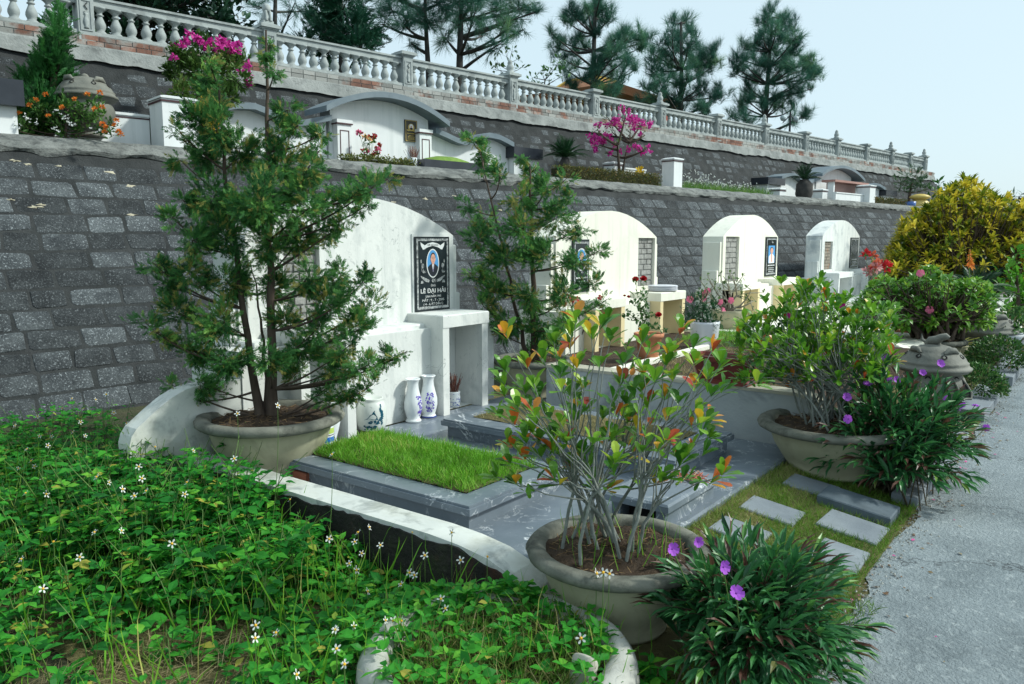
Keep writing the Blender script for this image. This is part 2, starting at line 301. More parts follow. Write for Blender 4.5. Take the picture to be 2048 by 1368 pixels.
build('brick_bedding',MB().wbox(-8,UE,TU+.008,TU+.25,4.15,4.30),PLASTER2,uw)
# ================================================================ BALUSTRADE
PS=[-13.1+3.95,-10.55+3.95,-7.9+3.95,-5.2+3.95,-2.63+3.95,3.95,6.55,9.2,11.72,14.2,16.7,19.2,21.6,23.9,26.15,28.3,30.15,31.6]
# posts measured along the wall from its own zero
S0=(A((7.895,10.846,0))-WB)@WD; TB=(A((7.895,10.846,0))-WB)@WN
PS=[S0+q for q in (-10.4,-7.85,-5.25,-2.63,0,2.62,5.22,7.75,10.25,12.75,15.25,17.68,19.9,22.15,24.35,26.1,27.63)]
bal=thing('balustrade',WP(PS[4],TB,4.3),'long grey cast stone balustrade with carved posts along the top of the upper wall','balustrade')
build('bottom_rail',MB().wbox(PS[0],PS[-1],TB-.12,TB+.1,4.295,4.345),RAIL,bal)
b=MB(); b.wsz([(PS[0],4.69),(PS[-1],4.69),(PS[-1],4.775),(PS[0],4.775)],TB-.075,TB+.075)
b.wbox(PS[0],PS[-1],TB-.1,TB+.1,4.775,4.805); build('top_rail',b,RAIL,bal)
prof=[(.0,0),(.088,0),(.088,.012),(.06,.04),(.05,.05),(.062,.075),(.073,.105),(.07,.14),(.052,.185),(.037,.22),(.032,.24),(.05,.248),(.05,.258),(.034,.268),(.034,.285),(.06,.315),(.092,.335),(.096,.35),(0,.35)]
bm_=MB(); bm_.lathe(prof,n=10)
bp=[]
for i in range(len(PS)-1):
    a,c=PS[i]+.11,PS[i+1]-.11; nb=12 if i<8 else 11
    for k in range(nb): bp.append(WP(a+(c-a)*(k+.5)/nb,TB,4.343))
bp.sort(key=wdep); vis=[p for p in bp if -60<(1024+FPX*((p-C0)@RT)/wdep(p))<1860]; rest=[p for p in bp if not any(p is q for q in vis[:100])]
b0=MB(); b0.v=[v+A(ORIG['balustrade'])*0 for v in bm_.v]; 
me0=None
for p in vis[:100]:
    if me0 is None:
        bm_.v=[v+p for v in bm_.v]; o=build('baluster',bm_,RAIL,bal); me0=o; p0=p; bm_.v=[v-p for v in bm_.v]
    else:
        o=me0.copy(); scene.collection.objects.link(o); o.parent=bal; o.location=tuple(p-p0)
b=MB()
for p in rest: b.lathe(prof,p,n=8)
o=build('baluster_run',b,RAIL,bal); o['kind']='stuff'
FIN={4:1,6:1,8:1,10:1,12:1,14:1,16:1,2:1}
for i,s in enumerate(PS):
    b=MB(); b.wbox(s-.1,s+.1,TB-.14,TB+.1,4.2,4.80)
    # sunk panel with a little relief
    for (a0,a1,z0,z1) in ((-.075,-.055,4.34,4.74),(.055,.075,4.34,4.74),(-.055,.055,4.34,4.36),(-.055,.055,4.72,4.74)): b.wbox(s+a0,s+a1,TB-.15,TB-.14,z0,z1)
    b.lathe([(0,0),(.035,0),(.02,.03),(.036,.08),(.03,.12),(.014,.17),(.03,.19),(.0,.2)],WP(s,TB-.145,4.37),8,sy=.5)
    b.tube([WP(s-.02,TB-.148,4.58),WP(s+.02,TB-.148,4.62),WP(s-.015,TB-.148,4.66),WP(s+.02,TB-.148,4.70)],.009)
    p=build('post',b,RAIL,bal)
    b=MB()
    for a,z0,z1 in ((.115,4.80,4.82),(.135,4.82,4.84),(.165,4.84,4.885),(.13,4.885,4.905)): b.wbox(s-a,s+a,TB-.02-a,TB-.02+a,z0,z1)
    build('cap',b,RAIL,p)
    if i in FIN:
        c=WP(s,TB-.02,4.905); b=MB()
        if i==4: # small seated lion
            b.wbox(s-.085,s+.085,TB-.1,TB+.06,4.905,4.955)
            b.lathe([(0,.05),(.07,.05),(.075,.1),(.062,.16),(.05,.2),(0,.21)],c,10,jit=.06)
            b.lathe([(0,.18),(.05,.19),(.066,.23),(.06,.28),(.035,.31),(0,.315)],c-WN*.015,10,jit=.08)
            for d in (-.035,.035): b.tube([c+WD*d-WN*.055+A((0,0,.2)),c+WD*d-WN*.075+A((0,0,.12)),c+WD*d-WN*.08+A((0,0,.05))],[.022,.018,.022],6)
            b.tube([c+WN*.06+A((0,0,.06)),c+WN*.08+A((0,0,.14)),c+WN*.05+A((0,0,.2))],[.012,.018,.01],6)
        else:
            b.lathe([(0,0),(.09,0),(.09,.03),(.06,.05),(.07,.08),(.078,.11),(.065,.15),(.045,.17),(.052,.2),(.04,.24),(.015,.265),(0,.27)],c,10,jit=.05)
        build('finial',b,RAIL,p)
LWT=surf('white_marble_top',[(.5,.525,.5),(.66,.68,.64)],3,.75,.3,30,[((.2,.225,.22),6,.5,.66,.75),((.36,.36,.27),2.5,.5,.72,.6)],bdist=.006)
# ================================================================ TOMBS OF THE LOWER ROW
def arch(cx,hw,zs,zt,n=20,flat=.0):
    out=[]
    for i in range(n+1):
        a=math.pi*i/n; x=-math.cos(a); out.append((cx+hw*x,zs+(zt-zs)*(1-abs(x)**1.9)))
    return out
def rect(x0,x1,z0,z1): return [(x0,z0),(x1,z0),(x1,z1),(x0,z1)]
FY=4.6; PY=4.34
def tomb(label,cx,hw,zt,zs,niches,tables,mat,dark,inner,floor=.15,thick=.32,shelfz=.962,wing=None,steps=(.06,.06),plinth=.28,name='tomb'):
    r=thing(name,(cx,FY,floor),label,'tomb','tombs of the lower row')
    st=lambda q,z0,z1:rect(cx+q[0],cx+q[1],z0,z1)
    b=MB(); holes=[rect(*q) for q in niches]
    sil=[(cx-hw,floor),(cx+hw,floor),(cx+hw,zs)]+[p for p in reversed(arch(cx,hw,zs,zt))][1:-1]+[(cx-hw,zs)]
    b.xz(sil,FY,FY+.07,0,holes); b.xz(sil,FY+.07,FY+thick)
    head=build('headstone',b,mat,r)
    for sg in (-1,1):
        b=MB(); a=cx+sg*hw; e1=a+sg*steps[0]; e2=e1+sg*steps[1]
        b.bbox(min(a,e1),max(a,e1),FY+.02,FY+thick-.03,floor,zs-.08,.008); b.bbox(min(e1,e2),max(e1,e2),FY+.035,FY+thick-.05,floor,zs-.5,.008)
        build('side_buttress',b,mat,r)
    for (x0,x1,z0,z1) in niches:
        b=MB(); b.box(x0,x1,FY+.05,FY+.068,z0,z1)
        for k in range(9):
            for q in range(2 if k%2 else 3):
                nq=2 if k%2 else 3; u0=x0+(x1-x0)*q/nq; u1=x0+(x1-x0)*(q+1)/nq; v0=z0+(z1-z0)*k/9; v1=z0+(z1-z0)*(k+1)/9
                b.bbox(u0+.008,u1-.008,FY+.04-random.random()*.008,FY+.055,v0+.007,v1-.007,.006)
        build('niche_masonry',b,inner,r)
    # plinth with the openings under the tables
    p0,p1=cx-hw-plinth,cx+hw+plinth; top=shelfz-.1
    op=[]
    for (a,c) in tables: op.append(rect(a+.075,c-.085,floor+.002,top-.012))
    b=MB(); b.xz(rect(p0,p1,floor,top-.008),PY,PY+.17,0,op); b.box(p0,p1,PY+.17,FY+thick,floor,top-.008)
    b.bbox(cx-hw-.1,cx+hw+.1,PY+.06,FY+.02,top-.008,top+.028,.012)
    build('plinth',b,mat,r)
    for (a,c) in tables:
        b=MB(); b.bbox(a,c,4.2,FY+.02,shelfz-.1,shelfz,.008); t=build('altar_table',b,mat,r)
        for x0,x1 in ((a,a+.075),(c-.09,c-.012)):
            build('leg',MB().box(x0,x1,4.205,PY+.165,floor,shelfz-.1),mat if dark is None else dark,t)  # cream tombs' legs take the shaded copy of their plaster
    if wing:
        for sg,zb,w_ in wing:
            b=MB(); a=p0 if True else 0 if sg<0 else p1; pts=[(0,floor-.16),(0,zb),(.06,zb-.003),(.14,zb-.03),(.22,zb-.075),(.3,zb-.13),(.38,zb-.2),(.46,zb-.27),(.54,zb-.34),(w_,max(zb-.41,.05)),(w_,floor-.16)]
            if sg<0: pts=[(0,-.02),(0,.683),(.22,.684),(.32,.68),(.39,.668),(.475,.633),(.53,.6),(.58,.568),(.64,.525),(.69,.49),(.72,.45),(.735,.4),(.735,-.02)]
            b.xz([(a+sg*u,v) for u,v in pts],PY+.01,PY+.14)
            build('wing',b,LWT,r)
    return r,head
NICHE=surf('niche_render',[(.2,.2,.19),(.36,.36,.34)],7,.95,.8,30,[((.1,.1,.1),9,.55,.7,.7)],bdist=.02)
NICHE2=surf('niche_render_warm',[(.2,.18,.15),(.33,.29,.24)],7,.95,.8,30,[((.38,.16,.07),5,.58,.7,.8)],bdist=.02)
t1,h1=tomb('large white plastered tomb with a black portrait plaque beside a big potted juniper',4.16,1.04,1.885,1.60,[(3.42,3.735,.975,1.515)],[(3.23,3.71),(4.62,5.2)],WHITE,None,NICHE,wing=[(-1,.70,.62),(1,.66,.58)],plinth=.24)
t2,h2=tomb('plain cream tomb with stone niche behind the red rose in a terracotta pot',7.93,1.13,1.895,1.60,[(8.585,9.02,1.0,1.59)],[(6.95,7.58),(8.42,9.1)],CREAM,CREAM_SHADE,NICHE,floor=.4,shelfz=.945,plinth=.2)
t3,h3=tomb('cream tomb with a tall colour portrait plaque behind leafless pink-flowered branches',12.39,1.19,1.965,1.62,[(11.3,11.83,.9,1.62)],[(11.0,11.72),(12.7,13.6)],CREAM,CREAM_SHADE,NICHE,floor=.4,shelfz=.945,plinth=.2)
t4,h4=tomb('weather-stained whitish tomb with a small niche beside the yellow bush, last of the row',17.6,1.42,1.99,1.66,[(16.36,16.92,.98,1.545)],[(16.0,17.05),(18.3,19.2)],WGREY,None,NICHE2,floor=.4,shelfz=.935,plinth=.3)
# ---------------------------------------------------------------- plaques
INK=plain('engraved_white',(.66,.68,.68),.7); PLQ=surf('black_granite',[(.012,.018,.022),(.02,.028,.034)],8,.22,0,50,spec=.5); SILVER=surf('engraved_pattern',[(.05,.06,.065),(.5,.52,.52)],55,.6,.0,50,detail=2)
SKIN=plain('painted_skin',(.62,.34,.25),.6); BLUE=plain('portrait_blue',(.08,.3,.6),.6); SUIT=plain('dark_suit',(.012,.016,.025)); HAIRM=plain('dark_hair',(.015,.012,.012)); SHIRT=plain('white_shirt',(.75,.78,.8)); TIE=plain('patterned_tie',(.25,.22,.35)); LIP=plain('painted_lip',(.45,.16,.13)); GOLD=plain('gold_paint',(.55,.4,.12),.5)
def disc(b,cx,cz,rx,rz,y,mat=0,a0=0,a1=360,n=28):
    a=np.radians(np.linspace(a0,a1,n)); v=[(cx,y,cz)]+[(cx+rx*math.cos(t),y,cz+rz*math.sin(t)) for t in a]; b.add(v,[(0,i+1,i) for i in range(1,n)],mat); return b
def ringd(b,cx,cz,r0,r1,k,y,mat=0,n=36):
    a=np.linspace(0,2*np.pi,n+1); v=[];
    for t in a: v+= [(cx+r0*math.cos(t),y,cz+r0*k*math.sin(t)),(cx+r1*math.cos(t),y,cz+(r1+r0*(k-1))*math.sin(t))]
    b.add(v,[(2*i,2*i+1,2*i+3,2*i+2)[::-1] for i in range(n)],mat); return b
def poly(b,pts,y,mat=0):
    tri=tessellate_polygon([[Vector((p[0],p[1],0)) for p in pts]]); b.add([(p[0],y,p[1]) for p in pts],[tuple(t) for t in tri],mat); return b
def text(body,x,z,size,y,mat,parent,width=None,name='lettering',bold=0.):
    cu=bpy.data.curves.new('t','FONT'); cu.body=body; cu.size=size; cu.align_x='CENTER'; cu.align_y='CENTER'; cu.offset=bold; cu.resolution_u=2
    o=bpy.data.objects.new('t',cu); scene.collection.objects.link(o); bpy.context.view_layer.update()
    me=bpy.data.meshes.new_from_object(o.evaluated_get(bpy.context.evaluated_depsgraph_get())); bpy.data.objects.remove(o)
    n=len(me.vertices); c=np.empty(n*3,np.float32); me.vertices.foreach_get('co',c); c=c.reshape(-1,3)
    if n and width: c[:,0]*=width/max(1e-6,c[:,0].max()-c[:,0].min())
    q=np.stack([c[:,0]+x,np.full(n,y)+c[:,2],c[:,1]+z],-1)-ORIG[parent.name]; me.vertices.foreach_set('co',q.astype(np.float32).ravel()); me.update()
    me.materials.clear(); me.materials.append(mat); ob=bpy.data.objects.new(name,me); scene.collection.objects.link(ob); ob.parent=parent; ORIG[ob.name]=ORIG[parent.name]; return ob
def portrait(pl,cx,cz,rx,rz,y,shirt=False):
    b=MB(); ringd(b,cx,cz,rx*1.0,rx*1.14,rz/rx,y,0); build('oval_frame',b,INK,pl)
    b=MB(); disc(b,cx,cz,rx,rz,y,0); p=build('portrait',b,BLUE,pl)
    b=MB(); yy=y-.0012; s=rx
    body=[(cx+rx*.99*math.cos(t),cz+rz*.99*math.sin(t)) for t in np.radians(np.linspace(197,343,20))]
    body+=[(cx+s*.62,cz-rz*.13),(cx+s*.25,cz-rz*.02),(cx-s*.25,cz-rz*.02),(cx-s*.62,cz-rz*.13)]
    poly(b,body,yy,2 if shirt else 0)
    poly(b,[(cx-s*.2,cz-rz*.02),(cx+s*.2,cz-rz*.02),(cx+s*.03,cz-rz*.62),(cx-s*.03,cz-rz*.62)],yy-.0006,2); poly(b,[(cx-s*.05,cz-rz*.1),(cx+s*.05,cz-rz*.1),(cx+s*.07,cz-rz*.6),(cx-s*.07,cz-rz*.6)],yy-.001,3) if not shirt else None
    poly(b,[(cx-s*.2,cz-rz*.08),(cx+s*.2,cz-rz*.08),(cx+s*.2,cz+rz*.15),(cx-s*.2,cz+rz*.15)],yy-.0012,1)
    disc(b,cx,cz+rz*.45,s*.44,rz*.36,yy-.0016,4); disc(b,cx,cz+rz*.34,s*.4,rz*.37,yy-.002,1)
    for d in (-1,1):
        disc(b,cx+d*s*.41,cz+rz*.3,s*.06,rz*.08,yy-.0021,1,n=10); disc(b,cx+d*s*.16,cz+rz*.38,s*.07,rz*.022,yy-.003,4,n=10); poly(b,[(cx+d*s*.07,cz+rz*.45),(cx+d*s*.26,cz+rz*.46),(cx+d*s*.26,cz+rz*.485),(cx+d*s*.07,cz+rz*.48)],yy-.003,4)
    poly(b,[(cx-s*.05,cz+rz*.22),(cx+s*.05,cz+rz*.22),(cx+s*.02,cz+rz*.36),(cx-s*.02,cz+rz*.36)],yy-.003,5); disc(b,cx,cz+rz*.135,s*.12,rz*.02,yy-.003,5,n=10)
    build('figure',b,[SUIT,SKIN,SHIRT,TIE,HAIRM,LIP],p)
def lotus(b,cx,cz,s,y,m=0):
    for a in (-60,-32,0,32,60):
        t=math.radians(a); L=s*(1-.2*abs(a)/60); ex,ez=cx+L*math.sin(t),cz+L*math.cos(t); nx,nz=math.cos(t)*s*.17,-math.sin(t)*s*.17; mx,mz=(cx*.5+ex*.5),(cz*.5+ez*.5)
        poly(b,[(cx,cz),(mx+nx,mz+nz),(ex,ez),(mx-nx,mz-nz)],y-.0002*abs(a),m)
pl=build('plaque',MB().xz(rect(4.70,5.12,.966,1.588),4.575,4.61),PLQ,t1); y=4.5735
b=MB(); x0,x1,z0,z1=4.716,5.104,.982,1.572
for q in (rect(x0,x1,z1-.02,z1),rect(x0,x1,z0,z0+.02),rect(x0,x0+.018,z0+.02,z1-.02),rect(x1-.018,x1,z0+.02,z1-.02)): poly(b,q,y)
build('border',b,SILVER,pl)
b=MB(); cx=4.91
poly(b,[(cx-.105,1.512),(cx-.06,1.532),(cx,1.542),(cx+.06,1.532),(cx+.105,1.512),(cx+.095,1.488),(cx+.055,1.502),(cx,1.512),(cx-.055,1.502),(cx-.095,1.488)],y-.001)
for d in (-1,1): poly(b,[(cx+d*.1,1.518),(cx+d*.148,1.542),(cx+d*.142,1.512),(cx+d*.118,1.48),(cx+d*.088,1.486)],y)
build('banner',b,INK,pl); text('NƠI AN NGHỈ',cx,1.518,.02,y-.0025,PLQ,pl,.13)
portrait(pl,cx,1.365,.068,.112,y)
b=MB(); lotus(b,cx,1.205,.045,y)
for d in (-1,1):
    lotus(b,cx+d*.118,1.285,.035,y); poly(b,[(cx+d*.04,1.225),(cx+d*.15,1.265),(cx+d*.14,1.245),(cx+d*.09,1.212),(cx+d*.05,1.207)],y); poly(b,[(cx+d*.11,1.2),(cx+d*.15,1.2),(cx+d*.143,1.222),(cx+d*.12,1.224)],y)
    disc(b,cx+d*.122,1.345,.015,.022,y,n=12); disc(b,cx+d*.142,1.385,.008,.016,y,n=12)
    for a,c_ in (((.122,1.33),(.118,1.29)),((.142,1.37),(.135,1.3))): poly(b,[(cx+d*a[0]-.0015,a[1]),(cx+d*a[0]+.0015,a[1]),(cx+d*c_[0]+.0015,c_[1]),(cx+d*c_[0]-.0015,c_[1])],y)
build('lotus_ornament',b,SILVER,pl)
for body,z,s,w_,bo in (('ÔNG',1.178,.026,.055,.0),('LÊ ĐẠI HẢI',1.133,.05,.305,.0007),('SINH NĂM 1940',1.087,.026,.19,0),('MẤT : 9 - 7 - 2005',1.055,.028,.27,0),('( 4 - 6 ẤT DẬU )',1.023,.027,.24,0),('QUÊ : YÊN ĐỔ - BÌNH LỤC - HÀ NAM',.997,.0205,.32,0)): text(body,cx,z-.0,s,y-.001,INK,pl,w_,bold=bo)
# plaster frame round the plaque
b=MB(); b.xz(rect(4.68,5.14,.962,1.61),4.588,4.602,0,[rect(4.7005,5.1195,.9665,1.5875)]); build('plaque_surround',b,WGREY,t1)
# other plaques
def plaque(par,x0,x1,z0,z1,kind):
    pl=build('plaque',MB().xz(rect(x0,x1,z0,z1),FY-.022,FY+.004),PLQ,par); y=FY-.0235; cx=(x0+x1)/2; w_=x1-x0; h=z1-z0; b=MB()
    for q in (rect(x0+.02,x1-.02,z1-.045,z1-.025),rect(x0+.02,x1-.02,z0+.025,z0+.045),rect(x0+.02,x0+.04,z0+.045,z1-.045),rect(x1-.04,x1-.02,z0+.045,z1-.045)): poly(b,q,y)
    build('border',b,SILVER,pl); k=w_/.5
    if kind=='tall':
        b=MB(); poly(b,[(cx-.15*k,z0+.33*h),(cx+.15*k,z0+.33*h),(cx+.15*k,z0+.78*h),(cx-.15*k,z0+.78*h)],y); p=build('portrait',b,BLUE,pl); b=MB(); cz=z0+.42*h
        poly(b,[(cx-.13*k,z0+.33*h),(cx+.13*k,z0+.33*h),(cx+.13*k,z0+.5*h),(cx+.05*k,z0+.57*h),(cx-.05*k,z0+.57*h),(cx-.13*k,z0+.5*h)],y-.0015,1); disc(b,cx,z0+.67*h,.075*k,.075*h,y-.002,2); disc(b,cx,z0+.65*h,.066*k,.075*h,y-.003,0); poly(b,[(cx-.03*k,z0+.36*h),(cx+.03*k,z0+.36*h),(cx+.03*k,z0+.6*h),(cx-.03*k,z0+.6*h)],y-.0018,0)
        build('figure',b,[SKIN,SHIRT,HAIRM],p)
        b=MB(); lotus(b,cx,z0+.84*h,.09*h,y); build('lotus_ornament',b,SILVER,pl)
    elif kind=='oval':
        portrait(pl,cx,z0+.62*h,.15*k,.19*h,y); b=MB(); lotus(b,cx,z0+.36*h,.06*h,y); lotus(b,cx-.15*k,z0+.45*h,.05*h,y); lotus(b,cx+.15*k,z0+.45*h,.05*h,y); build('lotus_ornament',b,SILVER,pl)
    else:
        b=MB()
        for a in np.linspace(-.6,.6,7): poly(b,[(cx+a*.12*k,z0+.42*h),(cx+a*.3*k+.012,z0+.62*h),(cx+a*.12*k,z0+.85*h),(cx+a*.3*k-.012,z0+.62*h)],y)
        lotus(b,cx,z0+.88*h,.07*h,y); build('lotus_ornament',b,SILVER,pl)
    b=MB()     # engraved lines too small to read: rows of short strokes
    for r,(f0,hh,ww) in enumerate(((.26,.03,.62),(.2,.018,.5),(.155,.018,.58),(.11,.018,.48),(.07,.014,.6))):
        x=cx-ww*w_/2
        while x<cx+ww*w_/2:
            l=random.uniform(.02,.05)*k; poly(b,rect(x,min(x+l,cx+ww*w_/2),z0+f0*h,z0+(f0+hh)*h),y); x+=l+.016*k
    build('lettering',b,INK,pl)
plaque(t2,7.1,7.42,1.0,1.57,'oval'); plaque(t3,12.97,13.48,.97,1.62,'tall'); plaque(t4,18.25,18.89,.97,1.63,'pattern')
# ---------------------------------------------------------------- platform, plots, low walls
pf=build('marble_platform',MB().bbox(2.62,5.36,1.6,4.32,-.02,.15,.012).box(5.362,6.19,3.73,4.33,-.02,.148),MARBLE); tag(pf,'low grey veined marble platform in front of the large white tomb','platform')
def plot(x0,x1,y0,y1,ztop,label,gx,gy,gm,gh,ng,slant):
    r=thing('grave_plot',((x0+x1)/2,(y0+y1)/2,.15),label,'grave plot','grave plots on the marble platform')
    build('base',MB().box(x0+.035,x1-.035,y0+.035,y1-.035,.15,ztop-.045),MARBLE,r)
    b=MB()
    q=[(x0,x1,y0,gy[0]),(x0,x1,gy[1],y1),(x0,gx[0],gy[0],gy[1]),(gx[1],x1,gy[0],gy[1])]
    b.xy([(x0,y0),(x1,y0),(x1,y1),(x0,y1)],ztop-.046,ztop-.012,0,[[(gx[0],gy[0]),(gx[1],gy[0]),(gx[1],gy[1]),(gx[0],gy[1])]])
    e=.012; b.xy([(x0+e,y0+e),(x1-e,y0+e),(x1-e,y1-e),(x0+e,y1-e)],ztop-.0115,ztop,0,[[(gx[0],gy[0]),(gx[1],gy[0]),(gx[1],gy[1]),(gx[0],gy[1])]])
    build('marble_rim',b,MARBLE,r)
    b=MB(); nx=18;ny=26; X,Y=np.meshgrid(np.linspace(gx[0]+.001,gx[1]-.001,nx),np.linspace(gy[0]+.001,gy[1]-.001,ny)); Z=ztop+.004+gh*.5*np.minimum(1,np.minimum(np.minimum(X-gx[0],gx[1]-X),np.minimum(Y-gy[0],gy[1]-Y))/.12)+RNG.normal(size=X.shape)*.003
    i=(np.arange(ny-1)[:,None]*nx+np.arange(nx-1)).reshape(-1); b.add(np.stack([X,Y,Z],-1).reshape(-1,3),[np.stack([i,i+1,i+nx+1,i+nx],-1)]); build('turf_bed',b,TURFM,r)
    b=MB(); grass(b,gx,gy,ztop+.004,gh,ng,slant); g=build('grass',b,gm,r); g['kind']='stuff'; return r
BLADE=([(0,-.03,0),(0,.03,0),(.45,-.026,.03),(.45,.026,.03),(.8,-.014,-.02),(.8,.014,-.02),(1,0,-.12)],[(0,1,3),(0,3,2),(2,3,5),(2,5,4),(4,5,6)])
def grass(b,gx,gy,z,gh,n,hs=1.,lean=.55,wid=1.,clump=True):
    p=np.stack([RNG.uniform(*gx,n),RNG.uniform(*gy,n),np.full(n,z)],-1)
    edge=np.minimum(np.minimum(p[:,0]-gx[0],gx[1]-p[:,0]),np.minimum(p[:,1]-gy[0],gy[1]-p[:,1])); p[:,2]+=gh*.5*np.minimum(1,edge/.12)-.004
    hs=hs*(.75+.5*RNG.random(n)**2)
    k=np.sin(p[:,0]*23+np.sin(p[:,1]*17)*1.5)*np.sin(p[:,1]*19+1.3*np.sin(p[:,0]*13)) if clump else 0
    d=A([[0,0,1]])+np.concatenate([RNG.normal(size=(n,2))*lean,np.zeros((n,1))],1)
    b.leaves(BLADE,p,d,rdir(n),hs*(.045+.03*RNG.random(n)+.012*k),np.clip(.5+.2*RNG.normal(size=n)+.2*k+.2*np.sin(p[:,0]*7+1)*np.sin(p[:,1]*5),0,1),wid=wid*RNG.uniform(.6,1.1,n))
GRASSM=leafmat('lawn_grass',[(0,(.09,.2,.018)),(.25,(.11,.32,.02)),(.6,(.17,.44,.03)),(.88,(.3,.52,.07)),(1,(.5,.48,.15))],.35,.5)
DRYG=leafmat('dry_grass',[(0,(.2,.16,.06)),(.5,(.36,.3,.13)),(1,(.5,.44,.24))],.3,.7)
MOSSG=leafmat('moss_turf',[(0,(.07,.15,.015)),(.5,(.13,.27,.025)),(.75,(.22,.3,.06)),(1,(.36,.34,.14))],.3,.7)
plot(2.78,3.66,2.37,3.80,.28,'bright green grass grave plot in the grey marble frame nearest the low wall',(2.93,3.53),(2.52,3.76),GRASSM,.055,15000,.95)
plot(4.11,5.0,1.93,3.77,.28,'dried yellow grass grave plot set in grey marble beside the rendered dividing wall',(4.29,4.84),(2.12,3.62),DRYG,.035,4200,.55)
b=MB(); b.bbox(3.38,4.03,1.62,1.98,.24,.28,.01); 
o=thing('incense_bench',(3.7,1.8,.15),'low grey marble bench with dark open end behind the potted shrub','bench'); build('slab',b,MARBLE,o)
b=MB(); b.box(3.41,4.0,1.65,1.70,.15,.24); b.box(3.41,4.0,1.9,1.95,.15,.24); b.box(3.96,4.0,1.7,1.9,.15,.24); build('support',b,MARBLE,o)
build('hollow_shade',MB().box(3.5,3.95,1.705,1.895,.151,.238),BLACKHOLE,o)  # black box paints the shade inside the open bench
b=MB()
for i in range(34):
    c=A((3.86+random.gauss(0,.04),1.72+random.gauss(0,.03),.285+random.random()*.02)); a=random.gauss(.5,.45); L=random.uniform(.1,.2); d=A((math.cos(a),math.sin(a),random.gauss(0,.04)))*L/2
    b.tube([c-d,c+A((0,0,.004))*random.random(),c+d],.0022,4,0,random.random())
tag(build('incense_sticks',b,leafmat('red_sticks',[(0,(.3,.07,.05)),(.6,(.42,.13,.08)),(1,(.4,.25,.12))],0,.8)),'scattered burnt-out red incense sticks lying on the marble bench','incense sticks')
# low walls
MOLD_SHADE=surf('mouldy_shaded_brick',[(.014,.016,.015),(.055,.05,.042)],5,.95,1.,30,[((.15,.06,.035),2.2,.5,.66,.85),((.04,.06,.02),5,.52,.68,.75),((.2,.21,.2),20,.66,.72,.5)],bdist=.03)  # mould, brick and moss, with the side's shade put into the black
def endcurve(yf,z,R): return [(yf+R,z),(yf+R*.72,z*.965),(yf+R*.46,z*.88),(yf+R*.26,z*.72),(yf+R*.11,z*.5),(yf+R*.03,z*.25),(yf,-.03)]
def lowwall(label,x0,x1,yb,yf,z,R,mat,skin=None):
    r=thing('low_wall',((x0+x1)/2,(yb+yf)/2,0),label,'low wall'); pr=[(yb,-.03),(yb,z)]+endcurve(yf,z,R)
    build('wall_body',MB().yz(pr,x0,x1),mat,r)
    if skin:
        ys=np.arange(yf+.05,yb,.03); top=np.interp(ys,[p[0] for p in pr[:0:-1]],[p[1] for p in pr[:0:-1]])-.022+np.convolve(RNG.normal(size=len(ys)+8)*.012,np.ones(5)/5,'same')[4:-4]+RNG.normal(size=len(ys))*.0025
        build('mouldy_shaded_face',MB().yz([(yf+.05,-.03)]+[(float(a),float(max(-.02,c))) for a,c in zip(ys,top)]+[(yb,-.03)],x0-.012,x0+.01),skin,r)
    return r
lowwall('low white topped wall with black mouldy shaded side, curving down among the white daisies',2.46,2.625,4.5,1.72,.255,.62,LWT,MOLD_SHADE)
WALL2=surf('rendered_wall',[(.3,.33,.34),(.44,.47,.47)],2.5,.9,.5,30,[((.15,.17,.18),3,.5,.68,.7),((.5,.51,.47),6,.6,.75,.5)],bdist=.01)
r=lowwall('grey rendered dividing wall carrying the dark red rectangular planter',5.37,5.53,3.72,1.35,.5,.3,WALL2)
build('coping',MB().yz([(3.72,.502),(3.72,.525)]+[(p[0],p[1]+.025) for p in endcurve(1.35,.5,.3)[:3]]+[(p[0],p[1]+.002) for p in endcurve(1.35,.5,.3)[:3][::-1]],5.365,5.54),surf('cream_coping',[(.36,.35,.28),(.5,.48,.39)],4,.9,.4,30,[((.2,.2,.17),6,.5,.7,.7)]),r)
lowwall('cream dividing wall with rounded end behind the carved stone urn',9.25,9.42,4.3,1.45,.45,.5,CREAM)
lowwall('cream dividing wall beyond the white flower pot',14.3,14.5,4.3,1.0,.5,.5,CREAM)
# raised beds of the other tombs
b=MB(); b.xy([(5.53,1.62),(9.25,1.62),(9.25,4.34),(6.2,4.34),(6.2,3.72),(5.53,3.72)],-.02,.41); tag(build('planting_bed',b,[SOILM]),'raised earth bed in front of the plain cream tomb','planting bed')
b=MB(); b.box(9.42,14.3,1.62,4.34,-.02,.41); tag(build('planting_bed',b,[CREAM]),'raised cream walled bed in front of the tomb with the tall portrait','planting bed')
b=MB(); b.box(14.5,20.5,1.62,4.34,-.02,.41); tag(build('planting_bed',b,[WGREY]),'raised stained bed in front of the last tomb of the row','planting bed')
# stepping slabs and kerbs
SLAB=surf('grey_paving_slab',[(.15,.175,.2),(.235,.265,.29)],4,.85,.5,60,[((.17,.19,.2),5,.52,.7,.6)],bdist=.006)
SLR=[(4.03,4.27,1.23,1.52),(4.17,4.46,.845,1.15),(3.74,4.03,.84,1.06),(4.62,4.86,1.2,1.48),(3.63,3.85,1.27,1.52),(4.5,4.74,.85,1.24)]
DARKSLAB=surf('dark_kerb_stone',[(.06,.085,.105),(.12,.15,.175)],4,.7,.4,60,[((.03,.04,.045),5,.5,.7,.6)],bdist=.006)
def lay(b,x0,x1,y0,y1,th,rz,up):      # slab lying on the sloping verge
    cx,cy=(x0+x1)/2,(y0+y1)/2; k=len(b.v); b.bbox(x0,x1,y0,y1,-th,up,.006); v=b.v[k]; c,s_=math.cos(rz),math.sin(rz); v[:,:2]=(v[:,:2]-A((cx,cy)))@A([[c,s_],[-s_,c]])+A((cx,cy)); v[:,2]+=TH(v[:,0],v[:,1]); return b
